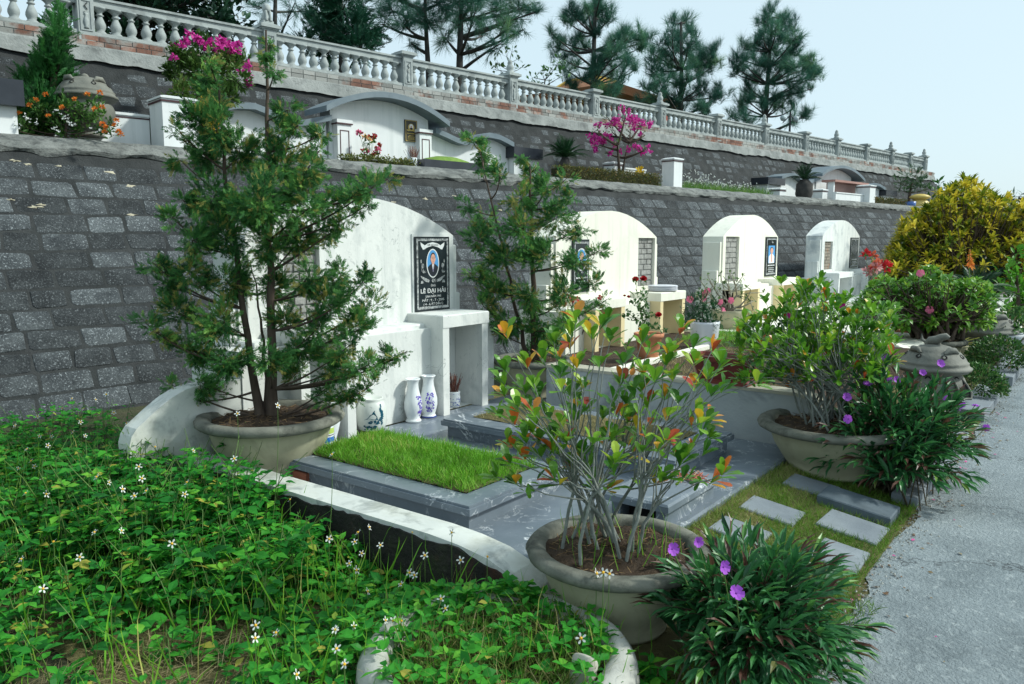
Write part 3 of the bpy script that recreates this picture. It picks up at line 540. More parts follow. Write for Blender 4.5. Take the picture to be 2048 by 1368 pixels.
for (x0,x1,y0,y1,rz,lab) in ((4.03,4.27,1.23,1.52,.02,'square grey stepping slab next to the marble platform edge'),(4.17,4.46,.845,1.15,-.02,'broad grey stepping slab at the road edge, nearer the dark kerb'),(3.74,4.03,.84,1.06,.03,'grey stepping slab at the road edge beside the front purple-flowered shrub'),(4.62,4.86,1.2,1.48,.02,'grey slab half buried in soil beside the second bowl pot'),(3.63,3.85,1.27,1.52,.0,'grey slab mostly hidden behind the purple-flowered shrub')):
    tag(build('stepping_slab',lay(MB(),x0,x1,y0,y1,.03,rz,.012),SLAB),lab,'stepping slab','grey slabs in the turf strip')
for (x0,x1,y0,y1,z,m,lab) in ((4.5,4.74,.85,1.24,.05,DARKSLAB,'dark grey kerb stone lying crosswise under the farther purple-flowered shrub'),(4.95,7.0,.8,.94,.05,SLAB,'long kerb stone along the road beside the farther purple-flowered shrub'),(7.75,9.2,.78,1.0,.07,SLAB,'grey kerb stone edging the round clipped bush near the urn'),(9.9,12.4,.76,1.0,.09,SLAB,'grey kerb stone edging the farther clipped bush'),(12.9,16,.74,.98,.09,SLAB,'far grey kerb stone at the end of the road edge')):
    tag(build('kerb_stone',lay(MB(),x0,x1,y0,y1,.03,0,z),m),lab,'kerb stone','kerb stones along the road')
b=MB()
def turfgrass(x0,x1,y0,y1,n,hs):
    x=RNG.uniform(x0,x1,n); y=RNG.uniform(y0,y1,n); ok=np.ones(n,bool)
    for q in SLR: ok&=~((x>q[0]+.004)&(x<q[1]-.004)&(y>q[2]+.004)&(y<q[3]-.004))
    x=x[ok]; y=y[ok]; n=len(x); b.leaves(BLADE,np.stack([x,y,TH(x,y)-.006],-1),A([[0,0,1]])+np.concatenate([RNG.normal(size=(n,2))*.8,np.zeros((n,1))],1),rdir(n),hs*RNG.uniform(.6,1.3,n),np.clip(.56+.16*RNG.normal(size=n)+.3*np.sin(x*9+2*np.sin(y*11))*np.sin(y*8)+.2*np.clip((y-1.3)*4,-1,1),0,1),wid=1.)
turfgrass(2.9,5.0,.80,1.62,24000,.042); turfgrass(2.2,3.5,.68,1.2,3000,.05); turfgrass(5,14,.8,1.6,9000,.035)
V=np.concatenate(b.v); struct('turf',b,MOSSG,kind='stuff')
bpy.data.objects['turf']['label']='short mossy yellow green turf between the slabs by the road'; bpy.data.objects['turf']['category']='grass'
# brick under pot
tag(build('red_brick',MB().bbox(2.79,2.9,3.62,3.74,.15,.215,.006),BRICKRED),'single red brick on the platform beside the big juniper pot','brick')
# ================================================================ UPPER TERRACE
def S(px,py,t): return at_t(px,py,t)
def wslab(b,pts_top,th,t0,t1,mat=0):   # curved roof strip: pts_top [(s,z)]
    p=list(pts_top); low=[(s,z-th) for s,z in reversed(p)]; return b.wsz(p+low,t0,t1,mat)
def bigtomb(label,sc,kw,z0,tf,plaq=True,full=True,zk=1.):
    """tall arched centre, sagging links, small arches, capped end pillars"""
    r=thing('tomb',WP(sc,tf,z0),label,'tomb','white tombs on the upper terrace')
    Z=lambda v:z0+(v-2.6)*zk; M=lambda u:sc+u*kw
    top=[(u,3.49+.32*(1-(u/1.0)**2)) for u in np.linspace(-1.0,1.0,21)]
    face=[(M(-.84),z0),(M(.84),z0)]+[(M(u),Z(z-.06)) for u,z in reversed(top) if abs(u)<=.84]
    build('centre_wall',MB().wsz(face,tf,tf+.3),WPOST,r)
    b=MB(); wslab(b,[(M(u),Z(z+.03)) for u,z in top],.085*zk,tf-.3,tf+.36); build('arched_roof',b,ROOFGREY,r)
    for sg in (-1,1):
        pr=[(.85,3.42),(1.06,3.36),(1.25,3.30),(1.4,3.275),(1.55,3.31),(1.72,3.40),(1.89,3.45),(2.1,3.435),(2.25,3.39),(2.41,3.33)]
        lk=[(M(sg*u),Z(v)) for u,v in pr]; lk=lk if sg>0 else lk[::-1]
        a,c=lk[0][0],lk[-1][0]
        build('side_wall',MB().wsz([(a,z0),(c,z0)]+[(s,z-.05) for s,z in reversed(lk)],tf+.03,tf+.28),WPOST,r)
        b=MB(); wslab(b,lk,.085*zk,tf-.14,tf+.32); build('side_roof',b,ROOFGREY,r)
        b=MB(); x0,x1=sorted((M(sg*2.42),M(sg*2.94))); b.wbox(x0,x1,tf-.12,tf+.26,z0,Z(3.06)); p=build('end_pillar',b,WPOST,r)
        b=MB(); x0,x1=sorted((M(sg*2.36),M(sg*3.0))); b.wbox(x0,x1,tf-.2,tf+.3,Z(3.06),Z(3.25)); build('cap',b,DARKSTONE,p)
        if full:
            x0,x1=sorted((M(sg*.56),M(sg*.77))); b=MB(); b.wbox(x0,x1,tf-.14,tf-.002,z0,Z(3.32)); b.wbox(x0-.015,x1+.015,tf-.16,tf-.002,Z(3.32),Z(3.37)); p=build('pilaster',b,WPOST,r)
            b=MB(); w_=x1-x0
            b.wbox(x0-.018,x1+.018,tf-.163,tf,Z(3.3),Z(3.318))
            for q in ((x0+.04,x0+.055,z0,Z(3.2)),(x1-.055,x1-.04,z0,Z(3.2)),(x0+.04,x1-.04,Z(3.2),Z(3.215))): b.wbox(q[0],q[1],tf-.144,tf-.14,q[2],q[3])
            build('trim',b,TRIM,p)
    return r
TF=2.95
SC=4.53; KW=1.15
bt=bigtomb('big white tomb with curved grey roofs and dark gold plaque on the upper terrace',SC,KW,2.6,TF)
# plaque in dark stone and gold
s0,z1=S(808,239,TF); s1,z0=S(833,285,TF); b=MB(); b.wbox(s0,s1,TF-.025,TF-.002,z0,z1); pl=build('plaque',b,surf('bronze_dark_stone',[(.03,.03,.025),(.06,.055,.04)],8,.4,0,40),bt)
def wq(b,u0,u1,v0,v1,t,m=0): b.add([WP(s0+(s1-s0)*u0,t,z0+(z1-z0)*v0),WP(s0+(s1-s0)*u1,t,z0+(z1-z0)*v0),WP(s0+(s1-s0)*u1,t,z0+(z1-z0)*v1),WP(s0+(s1-s0)*u0,t,z0+(z1-z0)*v1)],[(0,1,2,3)],m)
def wdisc(b,u,v,ru,rv,t,m=0,a0=0,a1=360):
    q=np.radians(np.linspace(a0,a1,20)); P=[WP(s0+(s1-s0)*u,t,z0+(z1-z0)*v)]+[WP(s0+(s1-s0)*(u+ru*math.cos(x)),t,z0+(z1-z0)*(v+rv*math.sin(x))) for x in q]; b.add(P,[(0,i,i+1) for i in range(1,20)],m)
b=MB()
for q in ((.04,.96,.96,.985),(.04,.96,.015,.04),(.04,.075,.04,.96),(.925,.96,.04,.96)): wq(b,*q,TF-.027)
wdisc(b,.5,.66,.26,.17,TF-.027)
for d in (-1,1): wdisc(b,.5+d*.22,.55,.16,.07,TF-.0265,0,180,360)
for v,hw in ((.37,.34),(.355,.34),(.26,.2),(.2,.28),(.145,.24),(.09,.3)):
    u=.5-hw
    while u<.5+hw: l=random.uniform(.04,.09); wq(b,u,min(u+l,.5+hw),v,v+.03,TF-.027); u+=l+.02
build('gold_lettering',b,GOLD,pl)
b=MB(); wdisc(b,.5,.68,.16,.13,TF-.029,0); wdisc(b,.5,.69,.07,.055,TF-.031,2); wdisc(b,.5,.6,.12,.05,TF-.031,1); build('portrait',b,[SHIRT,SUIT,SKIN],pl)
# polished dark grave bed in front of it
s0b,_=S(843,330,2.2); s1b,_=S(985,330,2.2); b=MB(); b.wbox(s0b,s1b,2.12,2.85,2.6,2.81); bed=tag(build('grave_bed',b,DARKSTONE),'dark polished grave bed with a green turf mound before the big white tomb','grave bed')
ORIG[bed.name]=A((0,0,0)); b=MB(); c=WP((s0b+s1b)/2,2.5,2.80)
g=MB(); g.lathe([(.62,0),(.5,.06),(.25,.11),(0,.125)],c,18,sx=1,sy=.45,smooth=True); build('turf_mound',g,surf('mound_turf',[(.1,.2,.03),(.2,.3,.06)],12,.9,.8,60),bed)
# white posts and walls of the family enclosures
def wpost(px,py_top,t,w_,label,zb=2.6):
    s,zt=S(px,py_top,t); r=thing('gate_post',WP(s,t,zb),label,'gate post','white painted posts on the upper terrace'); h=w_/2
    b=MB(); b.wbox(s-h,s+h,t-h,t+h,zb,zt-.045); build('shaft',b,WPOST,r)
    b=MB(); b.wbox(s-h-.012,s+h+.012,t-h-.012,t+h+.012,zt-.085,zt-.065); build('trim',b,TRIM,r)
    b=MB(); q=h+.02
    for z,k in ((zt-.045,1.0),(zt-.02,1.0)): pass
    b.add([WP(s+x*q,t+y*q,zt-.045) for x,y in ((-1,-1),(1,-1),(1,1),(-1,1))]+[WP(s+x*q,t+y*q,zt-.022) for x,y in ((-1,-1),(1,-1),(1,1),(-1,1))]+[WP(s+x*q*.6,t+y*q*.6,zt) for x,y in ((-1,-1),(1,-1),(1,1),(-1,1))],
      [(0,1,5,4),(1,2,6,5),(2,3,7,6),(3,0,4,7),(4,5,9,8),(5,6,10,9),(6,7,11,10),(7,4,8,11),(8,9,10,11)]); build('cap',b,WPOST,r); return s,zt
sA,zA=wpost(346,196,2.15,.42,'broad white painted post with dark trim behind the tall juniper')
sB,zB=wpost(1345,316,2.12,.3,'tall white painted post with dark trim at the right end of the hedge')
sC,zC=wpost(1226,324,2.9,.26,'white post peeking over the hedge beside the magenta bougainvillea trunk')
wpost(1555,376,2.5,.3,'squat white post top above the coping, left of the far potted cycad')
sD,_=wpost(1640,378,2.6,.3,'far white post below the right side of the far cycad')
sE,_=wpost(1733,370,2.15,.38,'far white post at the right corner of the blue-grey enclosure wall')
def wwall(sa,sb,t,zt,label,trim=True):
    r=thing('enclosure_wall',WP((sa+sb)/2,t,2.6),label,'enclosure wall','low white enclosure walls on the upper terrace')
    b=MB(); b.wbox(sa,sb,t-.06,t+.06,2.6,zt-.03); build('wall_panel',b,WPOST,r); b=MB(); b.wbox(sa,sb,t-.08,t+.08,zt-.03,zt); build('coping',b,WPOST,r)
    if trim: b=MB(); b.wbox(sa,sb,t-.066,t+.066,zt-.06,zt-.045); build('trim',b,TRIM,r)
sL=S(150,240,2.45)[0]
wwall(sL,sA-.21,2.45,S(270,229,2.45)[1],'low white enclosure wall with dark trim beside the stone urn with domed lid')
wwall(sC+.13,sB-.15,2.75,S(1300,341,2.75)[1],'low blue-white enclosure wall behind the hedge between two posts',False)
wwall(sD,sE-.19,2.2,S(1690,386,2.2)[1],'low blue-white enclosure wall in front of the far small tomb',False)
# far tomb
a=S(1645,352,2.7)[0]; c=S(1730,356,2.7)[0]; zkf=(S(1688,331,2.7)[1]-2.6)/1.24
bigtomb('small far white tomb with arched grey roof beyond the cycad on the upper terrace',(a+c)/2,(c-a)/2/1.0,2.6,3.0,zk=zkf,full=False)
s0_=S(1660,368,2.5)[0]; s1_=S(1728,368,2.5)[0]; zz=S(1700,366,2.5)[1]
r=thing('altar_canopy',WP((s0_+s1_)/2,2.5,2.6),'pink and cream canopy slab in front of the far small tomb','canopy')
b=MB(); b.wbox(s0_,s1_,2.35,2.75,zz-.03,zz+.03); build('slab',b,plain('pink_paint',(.36,.2,.17)),r)
b=MB(); b.wbox(s0_+.25,s1_-.3,2.62,2.72,2.6,zz-.03); build('back_panel',b,plain('pale_pink_paint',(.5,.33,.3)),r)
for q in (s0_+.06,s1_-.12):
    b=MB(); b.wbox(q,q+.07,2.42,2.6,2.6,zz-.03); build('leg',b,WPOST,r)
# left edge: part of a dark capped white pillar
s,z=S(0,180,2.3); r=thing('capped_pillar',WP(s,2.3,2.6),'white pillar with big dark cap cut by the left edge above the lantana','pillar')
b=MB(); b.wbox(s-.5,s+.10,2.1,2.5,2.6,S(0,208,2.3)[1]); build('shaft',b,WPOST,r)
b=MB(); b.wbox(s-.5,s+.16,2.0,2.55,S(0,208,2.0)[1],S(0,155,2.0)[1]); build('cap',b,DARKSTONE,r)
b=MB(); b.wbox(s-.5,s-.07,1.985,2.01,S(0,190,2.0)[1],S(0,175,2.0)[1]); build('inlay',b,WPOST,r)
# pavilion roof, lamp on the hilltop
def far(px,py,w): return pt(px,py,w)
c=far(1185,165,34); ww=34/FPX
r=thing('pavilion',(c[0],c[1],4.24),'red and yellow tiled pavilion roof half hidden behind the pine on the hilltop','pavilion')
b=MB(); e=2.6; h=.85; ez=c[2]-.95
R_=[]
for k,(f,z) in enumerate(((1.08,-.02),(1.0,-.05),(.78,.12),(.5,.4),(.3,.72),(.27,.74))):
    R_.append([(c[0]+x*e*f,c[1]+y*e*f,ez+z*1.3+(.22 if k==0 else 0)) for x,y in ((-1,-1),(1,-1),(1,1),(-1,1))])
for q in range(5): b.add(R_[q]+R_[q+1],[(i,(i+1)%4,4+(i+1)%4,4+i) for i in range(4)])
b.add(R_[-1],[(0,1,2,3)]); rf=build('roof',b,surf('orange_roof_tiles',[(.3,.13,.07),(.4,.2,.11)],3,.7,.5,20,stretch=(8,8,1)),r)
b=MB()
for i in range(4): b.tube([R_[q][i] for q in range(6)],.09,6)
b.box(c[0]-e*.3,c[0]+e*.3,c[1]-e*.3,c[1]+e*.3,ez+.95,ez+1.05); build('ridge',b,plain('yellow_glaze',(.6,.4,.08)),rf)
for x in (-1,1):
    for y_ in (-1,1): build('column',MB().lathe([(.16,0),(.16,ez-4.24)],(c[0]+x*2.3,c[1]+y_*2.3,4.24),10),plain('red_column',(.4,.08,.05)),r)
c=far(1580,246,26); r=thing('street_lamp',(c[0],c[1],4.24),'thin dark lamp post with pale globe on the hilltop beside the last pine','street lamp')
build('pole',MB().lathe([(.07,0),(.04,.4),(.03,c[2]+.35-4.24)],(c[0],c[1],4.24),8),plain('dark_metal',(.03,.035,.04)),r)
b=MB()
for px,py in ((1566,236),(1594,236)): q=far(px,py,26); b.tube([(c[0],c[1],c[2]+.25),(q[0],q[1],q[2]-.15)],.018)
build('bracket',b,plain('dark_metal2',(.03,.035,.04)),r)
for px,py in ((1566,236),(1592,238)):
    q=far(px,py,26); build('globe',MB().lathe([(0,-.1),(.065,-.08),(.1,0),(.065,.08),(0,.1)],q,12),plain('pale_globe',(.4,.47,.49),.3),r)
# ================================================================ POTS, URNS, VASES
def bowl(name,c,R,H,label,rimmat=POTRIM,bodymat=POTCREAM,br=.56,group='big round planter bowls'):
    x,y,z=c; r=thing(name,c,label,'planter',group)
    build('bowl',MB().lathe([(0,0),(br*R,0),(br*R*1.03,.05*H),(br*R*1.0,.07*H),(.68*R,.3*H),(.79*R,.55*H),(.855*R,.8*H),(.84*R,.86*H)],c,48),bodymat,r)
    build('rim',MB().lathe([(.85*R,.83*H),(.97*R,.84*H),(1.02*R,.88*H),(1.03*R,.93*H),(1.0*R,.985*H),(.95*R,1.0*H),(.87*R,.995*H),(.82*R,.96*H),(.79*R,.86*H),(.79*R,.7*H)],c,48,jit=.004),rimmat,r)
    b=MB(); n=26
    a=np.linspace(0,2*np.pi,40,endpoint=False); rr=np.linspace(0,.81*R,12); v=[(x,y,z+.93*H)]
    for k in rr[1:]:
        for t in a: v.append((x+k*math.cos(t),y+k*math.sin(t),z+(.86+.1*(1-(k/R)**2))*H+RNG.normal()*.009))
    f=[(0,1+i,1+(i+1)%40) for i in range(40)]
    for k in range(10):
        o=1+k*40; f+=[(o+i,o+40+i,o+40+(i+1)%40,o+(i+1)%40) for i in range(40)]
    b.add(v,f,smooth=True); s=build('soil',b,SOILM,r)
    b=MB(); m=int(160*R/.4)
    for i in range(m):
        t=random.random()*6.283; k=math.sqrt(random.random())*.76*R; q=A((x+k*math.cos(t),y+k*math.sin(t),z+(.88+.1*(1-(k/R)**2))*H)); L=random.uniform(.02,.05); d=A((random.gauss(0,1),random.gauss(0,1),.15)); d*=L/np.linalg.norm(d)
        b.tube([q,q+d],.0016,3,0,random.random())
    o=build('dry_litter',b,leafmat('dry_litter',[(0,(.12,.07,.035)),(1,(.3,.2,.1))],0,.9),s); o['kind']='stuff'; return r

PA=A((2.70,1.515,0)); bowl('bowl_planter',(*PA[:2],0),.362,.335,'big bowl planter with mossy rim holding the red and green leaved shrub at the front')
PBp=A((5.20,1.355,0)); bowl('bowl_planter',(*PBp[:2],.075),.455,.33,'wide bowl planter with mossy rim beside the farther purple-flowered shrub')
PC=A((2.86,4.03,.15)); bowl('bowl_planter',tuple(PC),.43,.36,'cream bowl planter of the tall juniper standing on the platform corner')
PD=A((5.77,4.14,.15)); bowl('bowl_planter',tuple(PD),.36,.35,'bowl planter half hidden behind the large white tomb, holding the second juniper')
# old sunken basin in the foreground
c=(2.02,1.60,0); r=thing('sunken_basin',c,'old round concrete basin rim sunk in the ground, overgrown with weeds','basin')
build('rim',MB().lathe([(.455,-.05),(.485,.04),(.48,.12),(.455,.155),(.42,.165),(.385,.15),(.37,.11),(.37,-.03)],c,56,jit=.006),surf('pale_basin',[(.33,.34,.31),(.48,.48,.44)],4,.9,.5,35,[((.14,.15,.13),5,.55,.72,.7)],bdist=.008),r)
build('soil',MB().lathe([(0,.08),(.2,.075),(.38,.06)],c,24),SOILM,r)
r=thing('broken_pipe',(2.08,1.28,.1),'short broken pale pipe piece lying in the overgrown basin','pipe')
b=MB(); b.lathe([(.032,-.07),(.05,-.06),(.052,.06),(.046,.07),(.036,.07),(.034,-.06)],(0,0,0),18,jit=.01); v=b.v[0]; v=v@A([[.45,.2,.3],[-.3,.9,0],[-.5,-.3,.85]]).T+A((2.08,1.29,.12)); b.v=[v]; build('pipe_wall',b,surf('pale_pipe',[(.4,.38,.32),(.5,.48,.42)],5,.9,.3,40),r)
b=MB(); q=A((1.87,1.45,.12)); a=np.linspace(-.7,.7,9)
b.add([q+A((.1*math.sin(t),.03*i+.02*math.cos(t),.06*math.cos(t)-.06)) for i in (0,1) for t in a]+[q+A((.085*math.sin(t),.03*i+.02*math.cos(t),.05*math.cos(t)-.06)) for i in (0,1) for t in a],[(i,i+1,9+i+1,9+i) for i in range(8)]+[(18+i,27+i,27+i+1,18+i+1) for i in range(8)]+[(i,18+i,18+i+1,i+1) for i in range(8)]+[(9+i,9+i+1,27+i+1,27+i) for i in range(8)])
tag(build('pottery_shard',b,TERRA),'brown curved pottery shard among the weeds in the sunken basin','shard')
# ---- vases
def prad(prof,z): 
    p=[q for q in prof if q[0]>.001]; return np.interp(z,[q[1] for q in p],[q[0] for q in p])
def wrap(b,prof,c,pts,mat=0,tint=None):
    tri=tessellate_polygon([[Vector((u,v,0)) for u,v in pts]]); v=[]
    for u,z in pts: r=prad(prof,z)+.0015; v.append((c[0]+r*math.cos(u),c[1]+r*math.sin(u),c[2]+z))
    b.add(v,[tuple(t) for t in tri],mat)
def petalpts(u,z,a,l,w_,k): # petal at angle u,height z in (angle,z) space; k=1/r
    d=(math.cos(a),math.sin(a)); n=(-d[1],d[0]); return [(u+(d[0]*s+n[0]*t)*k,z+d[1]*s+n[1]*t) for s,t in ((0,0),(l*.4,w_),(l,0),(l*.4,-w_))]
VP=[(0,0),(.058,0),(.062,.012),(.056,.022),(.05,.03),(.06,.06),(.071,.11),(.07,.16),(.056,.215),(.045,.26),(.042,.3),(.05,.328),(.06,.338),(.056,.343),(.044,.33),(.036,.3),(0,.29)]
PURP=plain('purple_glaze',(.13,.08,.5),.25,.5); IND=plain('indigo_glaze',(.05,.08,.3),.25,.5); TEALG=plain('teal_glaze',(.01,.09,.14),.25,.5)
def vase(c,label,seed,rng):
    r=thing('vase',c,label,'vase','white vases by the large white tomb'); body=build('body',MB().lathe(VP,c,36),PORCELAIN,r)
    build('foot_ring',MB().lathe([(.0605,.004),(.0632,.008),(.0632,.014),(.0605,.018)],c,36),IND if seed>1 else PORCELAIN,body)
    if rng:
        rr=random.Random(seed); b=MB(); u,z=rng[0],.19
        for i in range(34):
            uu=rng[0]+rr.uniform(-rng[1],rng[1]); zz=.05+.16*rr.random()**.9; zz=min(max(zz,.05+.04*rr.random()),.215)
            for k in range(rr.randint(2,5)): wrap(b,VP,c,petalpts(uu,zz,rr.uniform(0,6.28),rr.uniform(.008,.018),.0045,14))
        for k in range(3):
            a=[(rng[0]+rng[1]*(.8-1.6*t)*(1 if k%2 else -1),.07+.13*t+.015*math.sin(6*t+k)) for t in np.linspace(0,1,7)]
            for i in range(6): wrap(b,VP,c,[a[i],(a[i][0]+.02,a[i][1]-.001),(a[i+1][0]+.02,a[i+1][1]-.001),a[i+1]])
        build('painted_flowers',b,PURP,body)
    return r
vc=math.atan2(-4.27,-4.33)
vase((4.33,4.262,.15),'white vase with purple spray on its right side, in front of its twin',1,(vc+.95,.42))
vase((4.515,4.272,.15),'white vase with purple flower spray across its front, standing against the altar leg',2,(vc+.15,.5))
VW=[(0,0),(.05,0),(.052,.01),(.04,.02),(.038,.035),(.055,.09),(.068,.15),(.066,.19),(.045,.225),(.034,.25),(.04,.275),(.05,.283),(.044,.283),(.034,.27),(0,.26)]
r=thing('vase',(3.5,4.25,.15),'plain white round shouldered vase under the left altar table','vase','white vases by the large white tomb'); build('body',MB().lathe(VW,(3.5,4.25,.15),32),PORCELAIN,r)
r=thing('striped_jar',(3.395,4.19,.15),'small blue, green and white striped jar half hidden by the juniper pot','jar')
SJ=[(0,0),(.055,0),(.062,.02),(.066,.08),(.064,.15),(.055,.18),(.05,.2),(.056,.215),(.05,.215),(.044,.2),(0,.19)]
build('body',MB().lathe(SJ,(3.395,4.19,.15),28),PORCELAIN,r)
for z0,z1,m in ((.005,.04,IND),(.05,.085,plain('blue_glaze',(.02,.17,.6),.25,.5)),(.095,.1,BLACKHOLE),(.108,.145,plain('lime_glaze',(.45,.62,.12),.25,.5)),(.155,.175,plain('blue_glaze2',(.02,.2,.55),.25,.5))):
    build('stripe',MB().lathe([(prad(SJ,z0)+.001,z0),(prad(SJ,(z0+z1)/2)+.0015,(z0+z1)/2),(prad(SJ,z1)+.001,z1)],(3.395,4.19,.15),28),m,r)
JC=(3.885,4.25,.15); JP=[(0,0),(.075,0),(.078,.006),(.08,.03),(.095,.034),(.106,.07),(.112,.13),(.108,.19),(.09,.235),(.08,.25),(.088,.262),(.08,.265),(.07,.25),(0,.24)]
r=thing('jar',JC,'large crackled white jar painted with a teal bird beside the left altar leg','jar'); body=build('body',MB().lathe(JP,JC,40),surf('crackle_white',[(.6,.64,.6),(.68,.71,.67)],8,.3,0,40,spec=.5),r)
build('base_band',MB().lathe([(.0755,.0),(.0795,.006),(.0815,.03),(.0955,.033)],JC,40),plain('brown_glaze',(.09,.05,.035),.5),body)
ja=math.atan2(-4.25,-3.885); b=MB(); k=1/.11
def jw(p): wrap(b,JP,JC,[(ja+u*k,z) for u,z in p])
jw([(-.03,.13),(-.012,.155),(.01,.165),(.028,.16),(.04,.14),(.046,.115),(.03,.122),(.012,.12),(-.004,.125)]); jw([(.0,.16),(.012,.178),(.024,.19),(.022,.172),(.03,.16)]); jw([(-.028,.133),(-.058,.118),(-.026,.127)]); jw([(.02,.19),(.0,.21),(-.02,.218),(.004,.206)]); jw([(-.03,.1),(-.005,.115),(.01,.108),(.0,.092),(-.02,.09)]); jw([(.012,.112),(.03,.118),(.034,.1),(.02,.092)])
for i in range(60):
    t=random.random(); u=-.06+.15*t; z=.045+.12*max(0,t-.45)**1.3*1.6+random.uniform(0,.03); jw([(u+x*.01*random.uniform(.5,1.5),z+y_*.006) for x,y_ in ((-1,0),(0,1),(1,.4),(.4,-1))])
for i in range(26): u=.075+random.uniform(-.012,.012); z=random.uniform(.08,.22); jw([(u+x*.006,z+y_*.014) for x,y_ in ((-1,0),(0,1),(1,.4),(.4,-1))])
build('painted_bird',b,TEALG,body)
IC=(4.93,4.37,.15); IP=[(0,0),(.048,0),(.052,.008),(.053,.03),(.056,.09),(.052,.11),(.055,.135),(.05,.14),(.045,.125),(0,.12)]
def incense(c,label,sc=1.,n=60):
    r=thing('incense_pot',c,label,'incense pot'); P=[(a*sc,z*sc) for a,z in IP]; body=build('pot',MB().lathe(P,c,28),PORCELAIN,r); b=MB(); a0=math.atan2(-c[1],-c[0])
    for i in range(70): u=a0+random.uniform(-1.3,1.3); z=random.choice((.02,.03,.05,.06,.07,.08,.122,.128))*sc; wrap(b,P,c,petalpts(u,z,random.uniform(0,6.28),random.uniform(.008,.016)*sc,.004*sc,18/sc))
    build('blue_pattern',b,plain('cobalt_glaze',(.03,.09,.42),.25,.5),body); b=MB()
    for i in range(n):
        d=norm(A((random.gauss(0,.28),random.gauss(0,.28),1))); q=A(c)+A((random.gauss(0,.018),random.gauss(0,.018),.11))*sc; b.tube([q,q+d*random.uniform(.1,.2)*sc],.0022*sc,3,0,random.random())
    s=build('incense_sticks',b,leafmat('burnt_incense',[(0,(.1,.03,.025)),(.8,(.26,.1,.07)),(1,(.6,.5,.42))],0,.9),r); return r
incense(IC,'blue and white incense pot full of burnt sticks under the right altar table')
q=WP(*[S(826,320,2.3)[0],2.3,0]); incense((q[0],q[1],2.67),'blue and white incense pot on the coping before the big white upper tomb',1.15)
# ---- pots on the second bed
def flare(c,prof,mat,label,name,cat,soilz,soilr,group=None):
    r=thing(name,c,label,cat,group); build('pot',MB().lathe(prof,c,32),mat,r); build('soil',MB().lathe([(0,soilz+.01),(soilr*.6,soilz+.008),(soilr,soilz)],c,20,jit=.02),SOILM,r); return r
TP=A((6.72,3.47,.41)); flare(tuple(TP),[(0,0),(.09,0),(.1,.1),(.125,.23),(.14,.235),(.145,.27),(.135,.275),(.125,.262),(.118,.23),(.1,.2)],TERRA,'terracotta pot holding the red rose bush in front of the cream tomb','flower_pot','flower pot',.24,.12,'flower pots')
WPo=A((7.97,3.45,.41)); flare(tuple(WPo),[(0,0),(.12,0),(.135,.02),(.158,.26),(.162,.285),(.152,.285),(.146,.26),(.13,.2)],plain('white_glazed_pot',(.68,.71,.76),.35,.5),'white tapered pot with a dense feathery green bush','flower_pot','flower pot',.26,.145,'flower pots')
# dark red rectangular planter on the dividing wall
c=A((5.45,2.19,.527)); r=thing('rectangular_planter',c,'dark red rectangular planter with footed base resting on the grey dividing wall','planter')
def rring(a,b_,z,ch=.02): return [(c[0]+x,c[1]+y,c[2]+z) for x,y in ((-a+ch,-b_),(a-ch,-b_),(a,-b_+ch),(a,b_-ch),(a-ch,b_),(-a+ch,b_),(-a,b_-ch),(-a,-b_+ch))]
lv=[(.10,.2,0),(.10,.2,.02),(.085,.185,.03),(.12,.22,.16),(.137,.24,.165),(.14,.245,.2),(.125,.225,.2),(.115,.21,.15)]
b=MB()
for i in range(len(lv)-1): b.add(rring(*lv[i])+rring(*lv[i+1]),[(j,(j+1)%8,8+(j+1)%8,8+j) for j in range(8)])
build('planter_body',b,MAROON,r); build('soil',MB().add(rring(.118,.215,.17),[tuple(range(8))]),SOILM,r)
# stack of white paper dishes on the cream tomb table
b=MB(); c=A((8.78,4.36,.945))
for i in range(5): b.lathe([(0,i*.013),(.13,i*.013),(.19,.012+i*.013),(.2,.016+i*.013),(.19,.02+i*.013),(0,.008+i*.013)],(c[0]+random.gauss(0,.01),c[1],c[2]),26,sx=1.,sy=.9)
tag(build('plate_stack',b,plain('white_plastic',(.72,.74,.8),.35,.5)),'small stack of white plates on the altar table of the cream tomb','plates')
